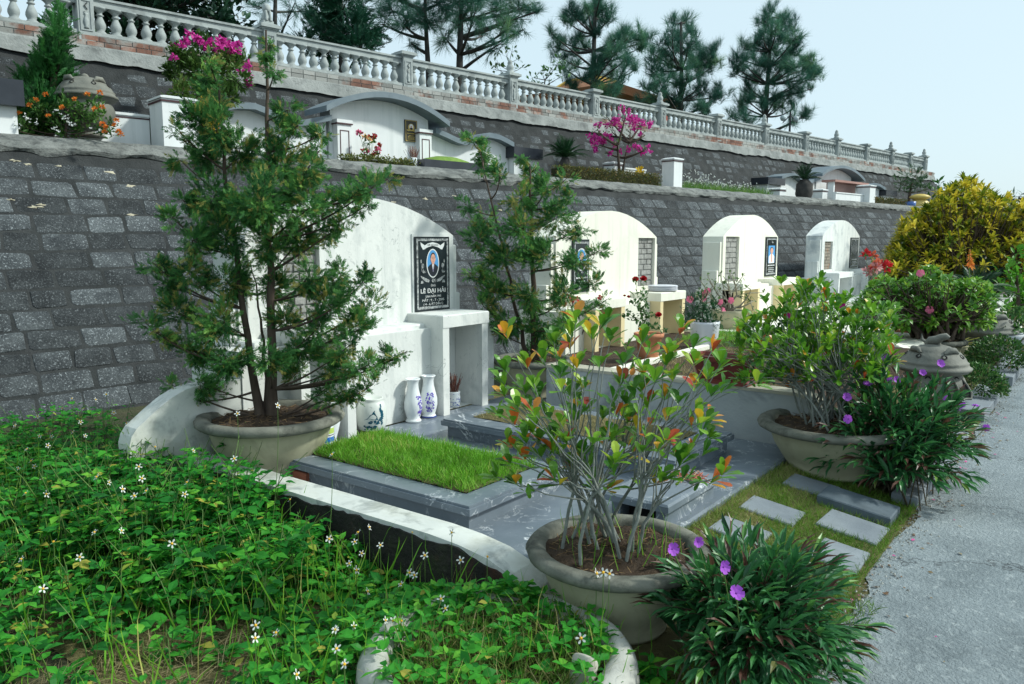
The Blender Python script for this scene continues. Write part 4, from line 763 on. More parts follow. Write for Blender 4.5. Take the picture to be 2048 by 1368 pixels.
# ---- carved stone urns
def urn(c,R,label,holes=True,creature=True,spout=True,group='carved stone incense urns'):
    r=thing('stone_urn',c,label,'urn',group); x,y,z=c
    bd=[(0,0),(.55,0),(.6,.06),(.5,.12),(.46,.2),(.62,.32),(.86,.55),(.97,.8),(.98,1.0),(.9,1.18),(.82,1.26),(.86,1.32),(1.02,1.36),(1.04,1.42)]
    build('body',MB().lathe([(a*R,h*R) for a,h in bd],c,36),URNM,r)
    ld=[(1.04,1.42),(1.1,1.43),(1.12,1.5),(1.05,1.54),(1.0,1.62),(1.02,1.66),(.96,1.7),(.9,1.82),(.76,1.98),(.7,2.0),(.66,2.06),(.45,2.16),(.2,2.22),(0,2.23)]
    lid=build('lid',MB().lathe([(a*R,h*R) for a,h in ld],c,36),URNM,r); ca=math.atan2(-y,-x)
    P=lambda a,rad,h:A((x+rad*R*math.cos(a),y+rad*R*math.sin(a),z+h*R))
    def hole(par,a,rad,h,s,slope,nm):
        n=A((math.cos(a)*math.cos(slope),math.sin(a)*math.cos(slope),math.sin(slope))); u=A((-math.sin(a),math.cos(a),0)); w_=np.cross(n,u); q=P(a,rad,h)+n*.012*R
        t=np.linspace(0,2*np.pi,15)[:-1]; b=MB(); b.add([q-n*.03*R]+[q+(u*math.cos(k)+w_*math.sin(k))*s*R for k in t],[(0,i+1,(i+1)%14+1) for i in range(14)]); build(nm,b,BLACKHOLE,par)  # black disc paints the shade inside each vent
    for a in (-.55,.35,1.2,-1.4): hole(lid,ca+a,.835,1.9,.09,.85,'vent_hole')
    if holes:
        for a in (-.15,.9): hole(r,ca+a,.86,1.21,.085,.5,'vent_hole')
    if spout:
        a=ca+.95; d=A((math.cos(a),math.sin(a),0)); b=MB(); u=A((-d[1],d[0],0)); prof=[]
        for t,(o,h,w_) in enumerate(((.86,1.2,.2),(1.02,1.02,.24),(1.16,.8,.27),(1.22,.62,.2))): prof.append([P(a,o,h)+u*k*w_*R+d*(-.1*R*(1-abs(k))) for k in (-1,-.6,0,.6,1)])
        for i in range(3): b.add(prof[i]+prof[i+1],[(j,j+1,5+j+1,5+j) for j in range(4)])
        sp=build('spout_hollow',b,BLACKHOLE,r); b=MB()  # spout inside coloured black for its shade
        for k in (0,4): b.tube([p[k] for p in prof],.035*R,6)
        b.tube(prof[-1],.04*R,6); build('spout_rim',b,URNM,sp)
    top=P(0,0,2.2)
    if creature:  # crouching beast knob
        b=MB(); f=A((math.cos(ca+1.3),math.sin(ca+1.3),0))
        b.tube([top-f*.28*R+A((0,0,.0)),top-f*.15*R+A((0,0,.12*R)),top+f*.05*R+A((0,0,.16*R)),top+f*.18*R+A((0,0,.26*R)),top+f*.32*R+A((0,0,.3*R)),top+f*.42*R+A((0,0,.26*R))],[.06*R,.14*R,.15*R,.12*R,.11*R,.05*R],8)
        for o in (-.1,.1): b.tube([top+f*o*R+A((0,0,.1*R)),top+f*(o+.06)*R-A((0,0,.08*R))],.06*R,6)
        b.tube([top-f*.25*R+A((0,0,.05*R)),top-f*.4*R+A((0,0,.15*R)),top-f*.42*R+A((0,0,.34*R))],[.05*R,.05*R,.02*R],6)
        build('beast_knob',b,URNM,lid)
    else: build('knob',MB().lathe([(.0,0),(.16*R,0),(.12*R,.06*R),(.15*R,.12*R),(.08*R,.2*R),(0,.23*R)],tuple(top-A((0,0,.02))),12,jit=.06),URNM,lid)
    # curled bird and fish shaped relief handles on the lid shoulder
    for a in (-.9,.75):
        q=P(ca+a,.7,2.0); u=A((-math.sin(ca+a),math.cos(ca+a),0)); b=MB(); b.tube([q-u*.26*R,q-u*.1*R+A((0,0,.1*R)),q+u*.1*R+A((0,0,.1*R)),q+u*.26*R+A((0,0,.0))],[.03*R,.1*R,.1*R,.04*R],7); build('relief',b,URNM,lid)
    return r
urn((7.45,1.15,.10),.262,'carved stone urn with beast knob lid standing by the road behind the farther purple-flowered shrub')
s,_=S(175,240,2.35); q=WP(s,2.35,2.6); zt=S(172,146,2.35)[1]; wl=abs(S(238,190,2.35)[0]-S(110,190,2.35)[0])/2
urn((q[0],q[1],zt-wl/1.12*2.38),wl/1.12,'weathered stone urn with domed lid behind the orange lantana on the upper terrace',holes=False,creature=False,spout=False)
urn((11.9,1.25,-.1),.33,'dark stone urn farther along the road beyond the yellow striped leaf plant',spout=False)
r=thing('ceramic_jar',(9.0,1.35,.0),'small blue and white jar just right of the carved urn','jar'); build('body',MB().lathe([(0,0),(.06,0),(.09,.1),(.1,.2),(.08,.28),(.06,.31),(.075,.34),(.0,.34)],(9.0,1.3,.0),24),PORCELAIN,r)
b=MB(); JJ=[(.06,0),(.09,.1),(.1,.2),(.08,.28)]
for i in range(40): wrap(b,JJ,(9.0,1.3,0),petalpts(math.atan2(-1.3,-9)+random.uniform(-1.3,1.3),random.uniform(.05,.25),random.uniform(0,6.28),.03,.008,9))
build('blue_pattern',b,plain('cobalt_glaze2',(.05,.12,.45),.3),r)
# yellow lidded urn at the far end of the upper terrace
s,z=S(1840,392,2.2); q=WP(s,2.2,2.5); kk=.32
r=thing('lidded_jar',tuple(q),'yellow lidded jar at the far right end of the upper terrace','jar'); build('body',MB().lathe([(0,0),(.3,0),(.36,.15),(.33,.3),(.2,.4),(.18,.42)],tuple(q),24),plain('yellow_glaze2',(.55,.42,.14),.4),r); build('lid',MB().lathe([(.18,.42),(.3,.46),(.33,.5),(.25,.56),(.12,.6),(0,.61)],tuple(q),24),plain('yellow_glaze3',(.6,.45,.13),.4),r)
s2,_=S(1822,400,2.15); q=WP(s2,2.15,2.6); b=MB(); b.lathe([(0,0),(.14,0),(.15,.12),(.16,.22),(.0,.22)],tuple(q),16); tag(build('blue_pot',b,plain('blue_glaze5',(.06,.14,.4),.35,.5)),'small dark blue pot left of the yellow lidded jar','pot')
# ================================================================ PLANTS
OVATE=([(0,0,0),(.22,.17,.05),(.52,.24,.06),(1,0,-.1),(.52,-.24,.06),(.22,-.17,.05),(.25,0,0),(.6,0,.0)],[(0,5,6),(0,6,1),(6,5,4),(6,4,7),(1,6,7),(1,7,2),(7,4,3),(2,7,3)])
OBOV=([(0,0,0),(.35,.12,.03),(.7,.22,.05),(1,0,-.03),(.7,-.22,.05),(.35,-.12,.03),(.35,0,0),(.72,0,.0),(.93,.14,.0),(.93,-.14,0)],[(0,5,6),(0,6,1),(6,5,4),(6,4,7),(1,6,7),(1,7,2),(7,4,9),(2,7,8),(7,9,3),(8,7,3)])
LANCE=([(0,0,0),(.3,.075,.03),(.65,.06,.02),(1,0,-.16),(.65,-.06,.02),(.3,-.075,.03),(.3,0,-.01),(.65,0,-.02)],[(0,5,6),(0,6,1),(6,5,4),(6,4,7),(1,6,7),(1,7,2),(7,4,3),(2,7,3)])
QLEAF=([(0,0,0),(.5,.22,.04),(1,0,-.05),(.5,-.22,.04)],[(0,3,1),(3,2,1)])
NEED=([(0,-.02,0),(0,.02,0),(1,0,0)],[(0,2,1)])
def sprig(n=11,seed=3,ll=.36,w_=.06,spread=.75):
    rr=random.Random(seed); v=[];f=[]
    for i in range(n):
        t=.08+.86*i/(n-1); sd=1 if i%2 else -1; a=rr.uniform(.35,spread)*(1-.5*t); el=rr.uniform(-.5,.5); d=A((math.cos(a),math.sin(a)*sd*math.cos(el),math.sin(a)*math.sin(el)+.02)); o=A((t,0,-.1*t*t)); l=ll*(1.05-.55*abs(t-.35)); q=A((-d[1],d[0],rr.uniform(-.6,.6))); q=q/np.linalg.norm(q)*w_*.5
        k=len(v); v+=[o-q*.5,o+q*.5,o+d*l*.6+q,o+d*l,o+d*l*.6-q]; f+=[(k,k+4,k+1),(k+1,k+4,k+2),(k+2,k+4,k+3)]
    k=len(v); v+=[A((0,-.01,0)),A((0,.01,0)),A((1.08,0,-.11))]; f+=[(k,k+2,k+1)]
    return (v,f)
SPR=[sprig(30,s,.27,.044,1.05) for s in (1,2,3,4)]
def pineuft(n=20,seed=1,droop=.15):
    rr=random.Random(seed); v=[];f=[]
    for i in range(n):
        a=rr.uniform(0,6.283); e=rr.uniform(.05,1.0); d=A((math.cos(e),math.sin(e)*math.cos(a),math.sin(e)*math.sin(a))); q=np.cross(d,A((rr.gauss(0,1),rr.gauss(0,1),rr.gauss(0,1)))); q=q/np.linalg.norm(q)*.011; o=A((rr.uniform(-.4,.3),0,0)); k=len(v); v+=[o-q,o+q,o+d*rr.uniform(.75,1.05)+A((0,0,0))]; f.append((k,k+2,k+1))
    return (v,f)
SPJ=[sprig(15,s,.42,.085,1.25) for s in (5,6,7,8)]
TUFT=[pineuft(30,s) for s in (1,2,3)]
def bez(p,q,c,n=6): t=np.linspace(0,1,n)[:,None]; return (1-t)**2*A(p)+2*t*(1-t)*A(c)+t*t*A(q)
def mixed(b,tpls,pos,d,up,scale,tint,mat=0,wid=1.):
    n=len(pos); k=RNG.integers(0,len(tpls),n); scale=np.broadcast_to(scale,(n,)); tint=np.broadcast_to(tint,(n,))
    for i,t in enumerate(tpls):
        m=k==i
        if m.any(): b.leaves(t,A(pos)[m],A(d)[m],A(up)[m] if np.ndim(up)==2 else up,scale[m],tint[m],mat,wid)
def plant(name,loc,label,cat,group=None): return thing(name,loc,label,cat,group)
JUN=leafmat('juniper_needles',[(0,(.022,.09,.03)),(.35,(.06,.2,.055)),(.75,(.15,.36,.085)),(.9,(.3,.48,.1)),(1,(.36,.27,.09))],.4,.6,spec=.2)
def juniper(base,top,trunks,clumps,w0,label,dens,spr,seed):
    rr=np.random.default_rng(seed); r=plant('juniper',base,label,'juniper','junipers in bowl planters')
    T=MB(); F=MB(); paths=[]
    for i,(off,tp,rad) in enumerate(trunks):
        b0=A(base)+A(off); m=(b0+A(tp))/2+A((rr.normal()*.04,rr.normal()*.04,0)); n=14; p=bez(b0,tp,m,n); p[1:-1,:2]+=rr.normal(size=(n-2,2))*.007; T.tube(p,np.linspace(rad,rad*.18,n)*np.r_[1.35,1.1,np.ones(n-2)],7); paths.append(p)
    for (px,py,rp) in clumps:
        c=pt(px,py,w0+rr.normal()*.13*w0/4.7); R=rp/FPX*w0*.86
        bi,bd=None,1e9
        for p in paths:
            cand=p[(p[:,2]<c[2]-.25*np.linalg.norm(p[:,:2]-c[:2],axis=1))] if True else p
            if len(cand)==0: cand=p[:3]
            dd=np.linalg.norm(cand-c,axis=1); j=dd.argmin()
            if dd[j]<bd: bd=dd[j]; bi=cand[j]
        L=np.linalg.norm(c-bi); br=bez(bi,c,(bi+c)/2+A((0,0,-.12*L))+rr.normal(size=3)*.04*L,8); T.tube(br,np.linspace(.0045+.008*L,.0025,8),5)
        n=int(dens*(rp/50)**1.7)
        for k in range(3+int(rp/14)):   # twigs inside the clump
            e=c+norm(rr.normal(size=3))*R*rr.uniform(.5,1.05); s_=br[rr.integers(4,8)]; T.tube(bez(s_,e,(s_+e)/2-A((0,0,.02)),4),[.0028,.0022,.0017,.0012],3)
            m=n//(3+int(rp/14))+1; t=rr.random(m)**.7; pos=s_+(e-s_)*t[:,None]+rr.normal(size=(m,3))*R*.19
            d=norm((e-s_))*.35+norm(pos-c)*.8+rr.normal(size=(m,3))*.45+A((0,0,.3))
            tt=np.clip(.42+.13*rr.normal()+.16*rr.normal(size=m),0,.88); br_=rr.random(m)<(.07 if rr.random()<.75 else .35); tt[br_]=.97
            mixed(F,SPJ,pos,d,rr.normal(size=(m,3))+A((0,0,.6)),spr*rr.uniform(.6,1.15,m),tt)
    build('trunk',T,BARK,r); build('foliage',F,JUN,r); return r
wC=4.67
J1=[(540,85,14),(533,110,18),(548,140,15),(415,120,16),(412,150,22),(425,185,28),(432,215,36),(395,240,38),(350,255,18),(432,262,50),(575,220,26),(595,250,22),(650,262,22),(640,300,32),(620,330,25),(560,265,40),(480,300,58),(405,300,45),(360,320,28),(560,330,55),(520,395,72),(430,390,62),(365,400,30),(612,385,50),(665,400,38),(700,380,30),(745,375,32),(775,358,20),(345,435,24),(385,480,45),(305,525,28),(325,560,34),(375,545,40),(450,470,62),(540,480,58),(605,470,42),(650,460,36),(690,445,28),(735,410,24),(450,560,60),(545,570,50),(620,550,42),(680,545,32),(725,565,38),(745,610,34),(715,650,38),(655,610,40),(570,640,45),(440,640,60),(350,620,42),(290,645,22),(320,680,26),(375,700,44),(450,715,48),(400,765,30),(345,770,20),(365,800,16),(540,715,36),(600,700,38),(650,690,34),(700,690,30),(690,735,36),(738,730,32),(785,712,24),(815,702,13),(745,770,22),(715,785,20),(660,770,20),(640,650,36),(620,415,36),(480,430,50),(600,740,24),(690,780,20)]
juniper((PC[0],PC[1],PC[2]+.33),None,[((.0,-.02,0),pt(532,60,wC),.032),((-.045,.03,0),pt(430,120,wC+.1),.026),((-.02,.02,.02),pt(500,520,wC+.2),.015)],J1,wC,'tall loose juniper in the cream bowl planter on the platform corner, before the white tomb',430,.05,5)
wD=7.0
J2=[(945,278,20),(968,305,26),(1000,342,28),(1055,350,22),(962,335,16),(1040,395,40),(1095,375,30),(1135,355,18),(1150,390,20),(930,408,18),(970,435,36),(1040,450,52),(1110,430,46),(1160,455,28),(950,480,34),(1010,515,52),(1090,510,52),(1160,515,36),(1200,500,20),(938,545,26),(990,580,44),(1060,590,50),(1130,585,44),(1190,565,26),(1215,598,15),(965,610,26),(1010,640,34),(1080,650,42),(1140,640,28),(1000,665,22),(1165,615,24),(1040,310,14),(1110,690,26),(1060,700,26)]
juniper((PD[0],PD[1],PD[2]+.33),None,[((.0,-.02,0),pt(1060,330,wD),.035),((-.05,.02,0),pt(960,300,wD),.02)],J2,wD,'smaller juniper in the half hidden bowl planter between the white tomb and the cream tomb',430,.062,8)
# ---------------------------------------------------------------- shrub with obovate leaves
def rosettes(F,tips,dirs,n,l0,l1,tfun,tpl=OBOV,spread=(.35,1.15),wid=1.,rr=RNG):
    P=[];D=[];S_=[];T_=[]
    for p,d in zip(tips,dirs):
        m=rr.integers(n[0],n[1]+1); d=norm(d); a=np.arange(m)*2.4+rr.random()*6; e=rr.uniform(*spread,m)
        x=norm(np.cross(d,A((.3,.2,1)))); y=np.cross(d,x)
        P.append(np.repeat(p[None],m,0)-d*rr.random(m)[:,None]*.035); D.append(d*np.cos(e)[:,None]+(x*np.cos(a)[:,None]+y*np.sin(a)[:,None])*np.sin(e)[:,None]); S_.append(rr.uniform(l0,l1,m)); T_.append(tfun(m))
    P=np.concatenate(P);D=np.concatenate(D); F.leaves(tpl,P,D,A((0,0,1))+.0*D,np.concatenate(S_),np.concatenate(T_),wid=wid)
def stems(T,base,tips,rr,r0,forks,spread_base):
    """many thin stems from the soil that fork towards the tips"""
    k=max(1,len(tips)//forks); idx=rr.permutation(len(tips)); ends=[]
    az=[math.atan2(*(tips[i]-base)[[1,0]]) for i in range(len(tips))]; order=np.argsort(az)
    for g in np.array_split(order,k):
        c=np.mean([tips[i] for i in g],0); b0=base+A((rr.normal()*spread_base[0],rr.normal()*spread_base[1],0))+A((*(c-base)[:2],0))*.12
        f=b0+(c-b0)*rr.uniform(.38,.55)+A((0,0,.05))+rr.normal(size=3)*.015
        p=bez(b0,f,(b0+f)/2+A((0,0,.06))+rr.normal(size=3)*.02,6); p[1:-1]+=rr.normal(size=(4,3))*.004; T.tube(p,np.linspace(r0,r0*.72,6),6)
        for i in g:
            s_=p[rr.integers(3,6)]; L=np.linalg.norm(tips[i]-s_); q=bez(s_,tips[i],(s_+tips[i])/2+rr.normal(size=3)*.06*L-A((0,0,.03*L)),6); q[1:-1]+=rr.normal(size=(4,3))*.006; T.tube(q,np.linspace(r0*.5,r0*.2,6),5)
            ends.append((tips[i],norm(q[-1]-q[-2]),q))
    return ends
IXO=leafmat('shrub_leaves',[(0,(.04,.15,.016)),(.35,(.11,.29,.022)),(.7,(.24,.46,.035)),(.82,(.38,.5,.045)),(.86,(.62,.42,.03)),(.93,(.68,.2,.03)),(1,(.42,.05,.025))],.35,.32,spec=.5)
rr=np.random.default_rng(21)
def pick(n,fn,rr,mind):
    out=[]; tries=0
    while len(out)<n and tries<n*60:
        tries+=1; q=fn(rr)
        if q is not None and all((q[0]-o[0])**2+(q[1]-o[1])**2>mind**2 for o in out): out.append(q)
    return out
def zoneA(r_):
    x,y=r_.uniform(985,1450),r_.uniform(625,985); cx=1225; u=(x-cx)/235; top=650+55*u*u+25*math.sin(x*.02); bot=985-20*abs(u)
    return (x,y) if top<y<bot and r_.random()<(1.1-.8*(y-620)/370) and not (x>1250 and y<735 and r_.random()<.6) and not (x>1330 and y<800 and r_.random()<.35) else None
tips=[pt(x,y,3.12+rr.normal()*.16) for x,y in pick(92,zoneA,rr,24)]+[pt(x,y,3.12+rr.normal()*.1) for x,y in ((1003,760),(1215,640),(1255,690),(1365,655),(1390,690),(1520,760),(1010,665),(1450,775),(1430,690),(1285,770),(1340,700),(1245,830),(1160,905),(1355,905),(1330,955),(1405,860),(1420,840),(1060,815),(1025,815),(1100,895))]
r=plant('potted_shrub',(PA[0],PA[1],.3),'shrub of grey stems with green, orange and red leaves in the front bowl planter','shrub','leafy shrubs in the round planters')
T=MB();F=MB(); bA=A((PA[0],PA[1],.315)); ends=stems(T,bA+A((.02,.03,0)),tips,rr,.0082,7,(.11,.09))
def tA(m):
    t=np.clip(.38+.2*rr.normal(size=m)+.14*rr.normal(),0,.8); k=rr.random(m)<(.06 if rr.random()<.75 else .4); t[k]=rr.uniform(.84,1,k.sum()); return t
rosettes(F,[e[0] for e in ends],[e[1]+A((0,0,.5)) for e in ends],(5,9),.05,.086,tA,wid=1.15,rr=rr)
mid=[(e[2][k],norm(rr.normal(size=3)+A((0,0,.4)))) for e in ends for k in (3,4) if rr.random()<.2]; rosettes(F,[m[0] for m in mid],[m[1] for m in mid],(2,4),.035,.07,tA,rr=rr)
build('stems',T,GREYSTEM,r); build('foliage',F,IXO,r)
# weeds growing in that pot
def tufts(b,c,R,n,h0,h1,lean,wid=1.): 
    a=RNG.random(n)*6.283; k=np.sqrt(RNG.random(n))*R; p=np.stack([c[0]+k*np.cos(a),c[1]+k*np.sin(a),np.full(n,c[2])],-1); d=A([[0,0,1]])+np.concatenate([RNG.normal(size=(n,2))*lean,np.zeros((n,1))],1); b.leaves(BLADE,p,d,rdir(n),RNG.uniform(h0,h1,n),wid=wid*.6)
b=MB(); tufts(b,(PA[0],PA[1],.31),.26,60,.06,.22,.25,.6); tag(build('grass_tuft',b,GRASSM),'thin grass blades sprouting in the soil of the front bowl planter','grass')
# shrub in the second bowl
def zoneB(r_):
    x,y=r_.uniform(1475,1800),r_.uniform(565,760); u=(x-1630)/165; top=585+60*u*u*(1 if u<0 else .55)+18*math.sin(x*.03); return (x,y) if y>top and r_.random()<1.15-.8*(y-560)/210 else None
tips=[pt(x,y,5.1+rr.normal()*.22) for x,y in pick(230,zoneB,rr,9)]+[pt(x,y,5.2) for x,y in ((1485,655),(1500,690),(1560,560),(1530,600),(1470,690),(1640,560),(1600,570),(1700,590),(1740,610),(1775,640))]
r=plant('potted_shrub',(PBp[0],PBp[1],.3),'grey stemmed green shrub with few red leaves in the wide second bowl planter','shrub','leafy shrubs in the round planters')
T=MB();F=MB(); bB=A((PBp[0],PBp[1],.37)); ends=stems(T,bB,tips,rr,.0078,8,(.15,.12))
def tB(m):
    t=np.clip(.36+.2*rr.normal(size=m)+.14*rr.normal(),0,.82); k=rr.random(m)<.045; t[k]=rr.uniform(.85,1,k.sum()); return t
rosettes(F,[e[0] for e in ends],[e[1]+A((0,0,.4)) for e in ends],(6,11),.05,.09,tB,rr=rr)
mid=[(e[2][k],norm(rr.normal(size=3)+A((0,0,.4)))) for e in ends for k in (3,4) if rr.random()<.7]; rosettes(F,[m[0] for m in mid],[m[1] for m in mid],(3,5),.04,.07,tB,rr=rr)
build('stems',T,GREYSTEM,r); build('foliage',F,IXO,r)
# ---------------------------------------------------------------- flowers
def flower(parent,p,d,R,mat,n=5,name='flower',cup=.25,w_=.62,centre=None,tint=.5):
    d=norm(d); x=norm(np.cross(d,A((.2,.1,1))+d*.01)); y=np.cross(d,x); b=MB()
    for k in range(n):
        a=k*2*math.pi/n+.3; o=x*math.cos(a)+y*math.sin(a); q=-x*math.sin(a)+y*math.cos(a); pts=[p,p+o*R*.5+q*R*w_*.45+d*R*cup*.5,p+o*R*.9+q*R*w_*.5+d*R*cup,p+o*R*1.02+d*R*cup*.85,p+o*R*.9-q*R*w_*.5+d*R*cup,p+o*R*.5-q*R*w_*.45+d*R*cup*.5,p+o*R*.55+d*R*cup*.3]
        b.add(pts,[(0,6,1),(1,6,2),(2,6,3),(3,6,4),(4,6,5),(5,6,0)],0,tint+.3*(RNG.random()-.5))
    if centre is not None:
        b.lathe([(0,R*.16),(R*.12,R*.12),(R*.14,0)],(0,0,0),8,1); v=b.v[-1]; b.v[-1]=p+v[:,:1]*x+v[:,1:2]*y+v[:,2:]*d
    return build(name,b,[mat]+([centre] if centre is not None else []),parent)
def rose(b,p,d,R,rr=RNG):
    d=norm(d); x=norm(np.cross(d,A((.2,.1,1)))); y=np.cross(d,x)
    for ring,(n,rad,op) in enumerate(((4,.25,.1),(5,.5,.35),(6,.8,.75),(6,1.0,1.15))):
        for k in range(n):
            a=k*6.283/n+ring*.5; o=x*math.cos(a)+y*math.sin(a); q=-x*math.sin(a)+y*math.cos(a); up_=d*math.cos(op)+o*math.sin(op); s=R*rad
            b.add([p,p+q*s*.5+up_*R*.45,p+q*s*.55+up_*R*.85,p+up_*R*1.0,p-q*s*.55+up_*R*.85,p-q*s*.5+up_*R*.45],[(0,1,2),(0,2,3),(0,3,4),(0,4,5)],0,rr.random())
VIOLET=leafmat('violet_petal',[(0,(.3,.06,.5)),(1,(.5,.13,.72))],.3,.6); MAG=leafmat('magenta_bract',[(0,(.4,.012,.2)),(.5,(.62,.03,.33)),(1,(.75,.08,.45))],.3,.6); REDP=leafmat('red_petal',[(0,(.35,.008,.012)),(1,(.62,.03,.04))],.2,.55); PINKP=leafmat('pink_petal',[(0,(.7,.06,.22)),(1,(.85,.3,.42))],.3,.55); YEL=plain('yellow_centre',(.75,.42,.03)); WPET=leafmat('white_petal',[(0,(.72,.75,.72)),(1,(.84,.86,.84))],.25,.6); ORG=leafmat('orange_petal',[(0,(.65,.16,.03)),(1,(.85,.33,.05))],.2,.6)
DKV=plain('dark_violet',(.14,.02,.25))
# ---------------------------------------------------------------- purple flowered ruellia
RUE=leafmat('ruellia_leaves',[(0,(.016,.065,.028)),(.4,(.03,.14,.045)),(.75,(.06,.23,.055)),(.9,(.17,.34,.06)),(1,(.11,.05,.035))],.25,.4,spec=.4)
def ruellia(base,ctr,rad,n,label,fl,seed,leafl,wfl):
    rr=np.random.default_rng(seed); r=plant('flowering_shrub',base,label,'shrub','purple-flowered shrubs along the road'); T=MB();F=MB(); base=A(base)
    P=[];D=[];S_=[];T_=[]
    for i in range(n):
        u=norm(rr.normal(size=3)); u[2]=abs(u[2])*.9+.05; e=A(ctr)+u*A(rad)*rr.uniform(.5,1.2)**.7
        if e[2]<.05: e[2]=.05+.05*rr.random()
        b0=base+A((rr.normal()*rad[0]*.25,rr.normal()*rad[1]*.25,0)); p=bez(b0,e,(b0*.6+e*.4)+A((0,0,.35*rad[2])),8); T.tube(p,np.linspace(.0042,.0018,8),4)
        m=rr.integers(5,9)
        for k in range(m):
            t=.32+.68*(k+rr.random()*.5)/m; j=min(6,int(t*7)); q=p[j]+(p[j+1]-p[j])*(t*7-j); ax=norm(p[j+1]-p[j]); x=norm(np.cross(ax,A((.1,.3,1)))); y=np.cross(ax,x); a0=k*1.57+rr.random()*.8
            for s_ in (0,math.pi):
                o=x*math.cos(a0+s_)+y*math.sin(a0+s_); ang=rr.uniform(.5,1.15)*(1-.45*t); P.append(q); D.append(ax*math.cos(ang)+o*math.sin(ang)+A((0,0,.1))); S_.append(leafl*rr.uniform(.6,1.15)*(1.1-.35*t)); T_.append(rr.normal()*.17+.38+.18*(t-.5))
        for a in (0,2.1,4.2): P.append(e); D.append(norm(p[-1]-p[-2])+.35*norm(A((math.cos(a),math.sin(a),.3)))); S_.append(leafl*.75); T_.append(.55+.2*rr.normal() if rr.random()<.85 else 1.)
    T_=np.clip(A(T_),0,1); k=rr.random(len(T_))<.05; T_[k]=1
    F.leaves(LANCE,P,D,A((0,0,1))+.25*rr.normal(size=(len(P),3)),S_,T_,wid=1.35)
    build('stems',T,leafmat('ruellia_stem%d'%seed,[(0,(.05,.06,.03)),(1,(.1,.07,.05))],0,.6),r); build('foliage',F,RUE,r)
    for px,py,w_ in fl:
        p=pt(px,py,w_-(.12 if rad[2]<.4 else .42)); f=flower(r,p,norm(C0-p)+rr.normal(size=3)*.65+A((0,0,.35)),wfl*rr.uniform(.85,1.15),VIOLET,5,cup=.5,w_=.9,centre=DKV)
        b=MB(); q=A(ctr)+ (p-A(ctr))*.55; q=p*.6+q*.4-A((0,0,.06)); b.tube([q,p-norm(C0-p)*.02],[.002,.003],4); build('flower_stalk',b,GREENSTEM,f)
    return r
ruellia((2.70,.98,0),(2.70,.94,.09),(.40,.36,.36),150,'dense dark green strap leaved shrub with purple flowers at the near road edge',[(1344,1098,2.62),(1395,1083,2.8),(1446,1134,2.6),(1472,1187,2.5)],31,.135,.021)
ruellia((5.3,1.0,0),(5.3,.98,.14),(.62,.42,.6),260,'farther dark green strap leaved shrub with many purple flowers beside the wide bowl planter',[(1770,716,5.6),(1763,740,5.5),(1735,770,5.3),(1780,764,5.3),(1793,760,5.35),(1845,746,5.5),(1880,728,5.5),(1697,838,4.9),(1895,893,5.2),(1925,812,5.6),(1915,815,5.6),(1693,795,5.1),(1893,797,5.5),(1952,808,5.9),(1972,855,5.4)],32,.15,.025)
# ---------------------------------------------------------------- weeds and daisies in the foreground
WEED=leafmat('weed_leaves',[(0,(.012,.09,.018)),(.35,(.022,.2,.026)),(.7,(.065,.36,.034)),(.93,(.2,.5,.05)),(1,(.42,.4,.07))],.4,.5,spec=.2)
def inweeds(x,y): return x<2.42 and not ((x-2.02)**2+(y-1.6)**2<.2)
rr=np.random.default_rng(77); P=[];D=[];S_=[];T_=[]; ST=MB()
def hmap(x,y):   # how tall the weeds stand
    h=.21+.13*math.sin(x*3.1+1.2)*math.sin(y*2.3)+.1*min(1,max(0,(y-2.2)/1.4))
    if y<2.6: h-=.10
    if y>3.9: h*=max(.45,1-.4*(y-3.9))
    if x<1.6 and y<2.8: h*=.5
    if x>1.95 and y<2.75: h=min(h,.07)
    elif x>2.1 and y<3.3: h*=.62
    elif x>1.6 and 3.3<y<4.6: h=max(h,.42)
    return max(.05,h)
cnt=0
while cnt<1750:
    x=2.44-abs(rr.normal())*.95; y=rr.uniform(1.15,6.2)
    if cnt%6==0: x,y=rr.uniform(.6,3.2),rr.uniform(4.75,7.2)
    elif not inweeds(x,y): continue
    px=1024+FPX*((A((x,y,.15))-C0)@RT)/wdep((x,y,.15))
    if px<-260: continue
    dry=(x<1.7 and y<3.0)
    if dry and rr.random()<.62: continue
    cnt+=1; h=hmap(x,y)*rr.uniform(.55,1.25)
    if cnt%6==1 and y>4.7: h=rr.uniform(.1,.26)
    lean=A((rr.normal()*.22,rr.normal()*.22,0)); top=A((x,y,-.01))+A((0,0,h))+lean*h
    p=bez((x,y,-.01),top,A((x,y,h*.55)),5); ST.tube(p,[.0032,.003,.0026,.002,.0015],4,0,rr.random()); nn=max(2,int(h/.055)); pt_=.47+.17*rr.normal(); sm=.55 if rr.random()<.22 else 1.
    for k in range(nn):
        t=(k+.9)/nn; q=p[min(4,int(t*4))]; a0=k*1.57+rr.random()*1.2
        for s_ in (0,math.pi):
            a=a0+s_; L=sm*rr.uniform(.05,.105)*(1.08-.35*t); d=A((math.cos(a),math.sin(a),rr.uniform(-.15,.45))); st=q+d*rr.uniform(.012,.035)
            for da,ls in ((0,1.),(1.,.72),(-1.,.72)):
                if da and rr.random()<.3: continue
                P.append(st); D.append(A((math.cos(a+da),math.sin(a+da),d[2]+rr.normal()*.18))); S_.append(L*ls); T_.append(pt_+.13*rr.normal()+.12*(t-.5)+(.55 if rr.random()<.03 else 0))
F=MB(); F.leaves(OVATE,P,D,A((0,0,1))+.3*rr.normal(size=(len(P),3)),S_,np.clip(T_,0,1),wid=1.12)
wd_=struct('weeds',F,WEED,kind='stuff'); wd_['label']='lush green broad leaved weeds filling the foreground beside the low wall'; wd_['category']='weeds'
g=struct('weed_stems',ST,GREENSTEM,kind='stuff'); g['label']='thin upright green stems among the foreground weeds'; g['category']='weeds'
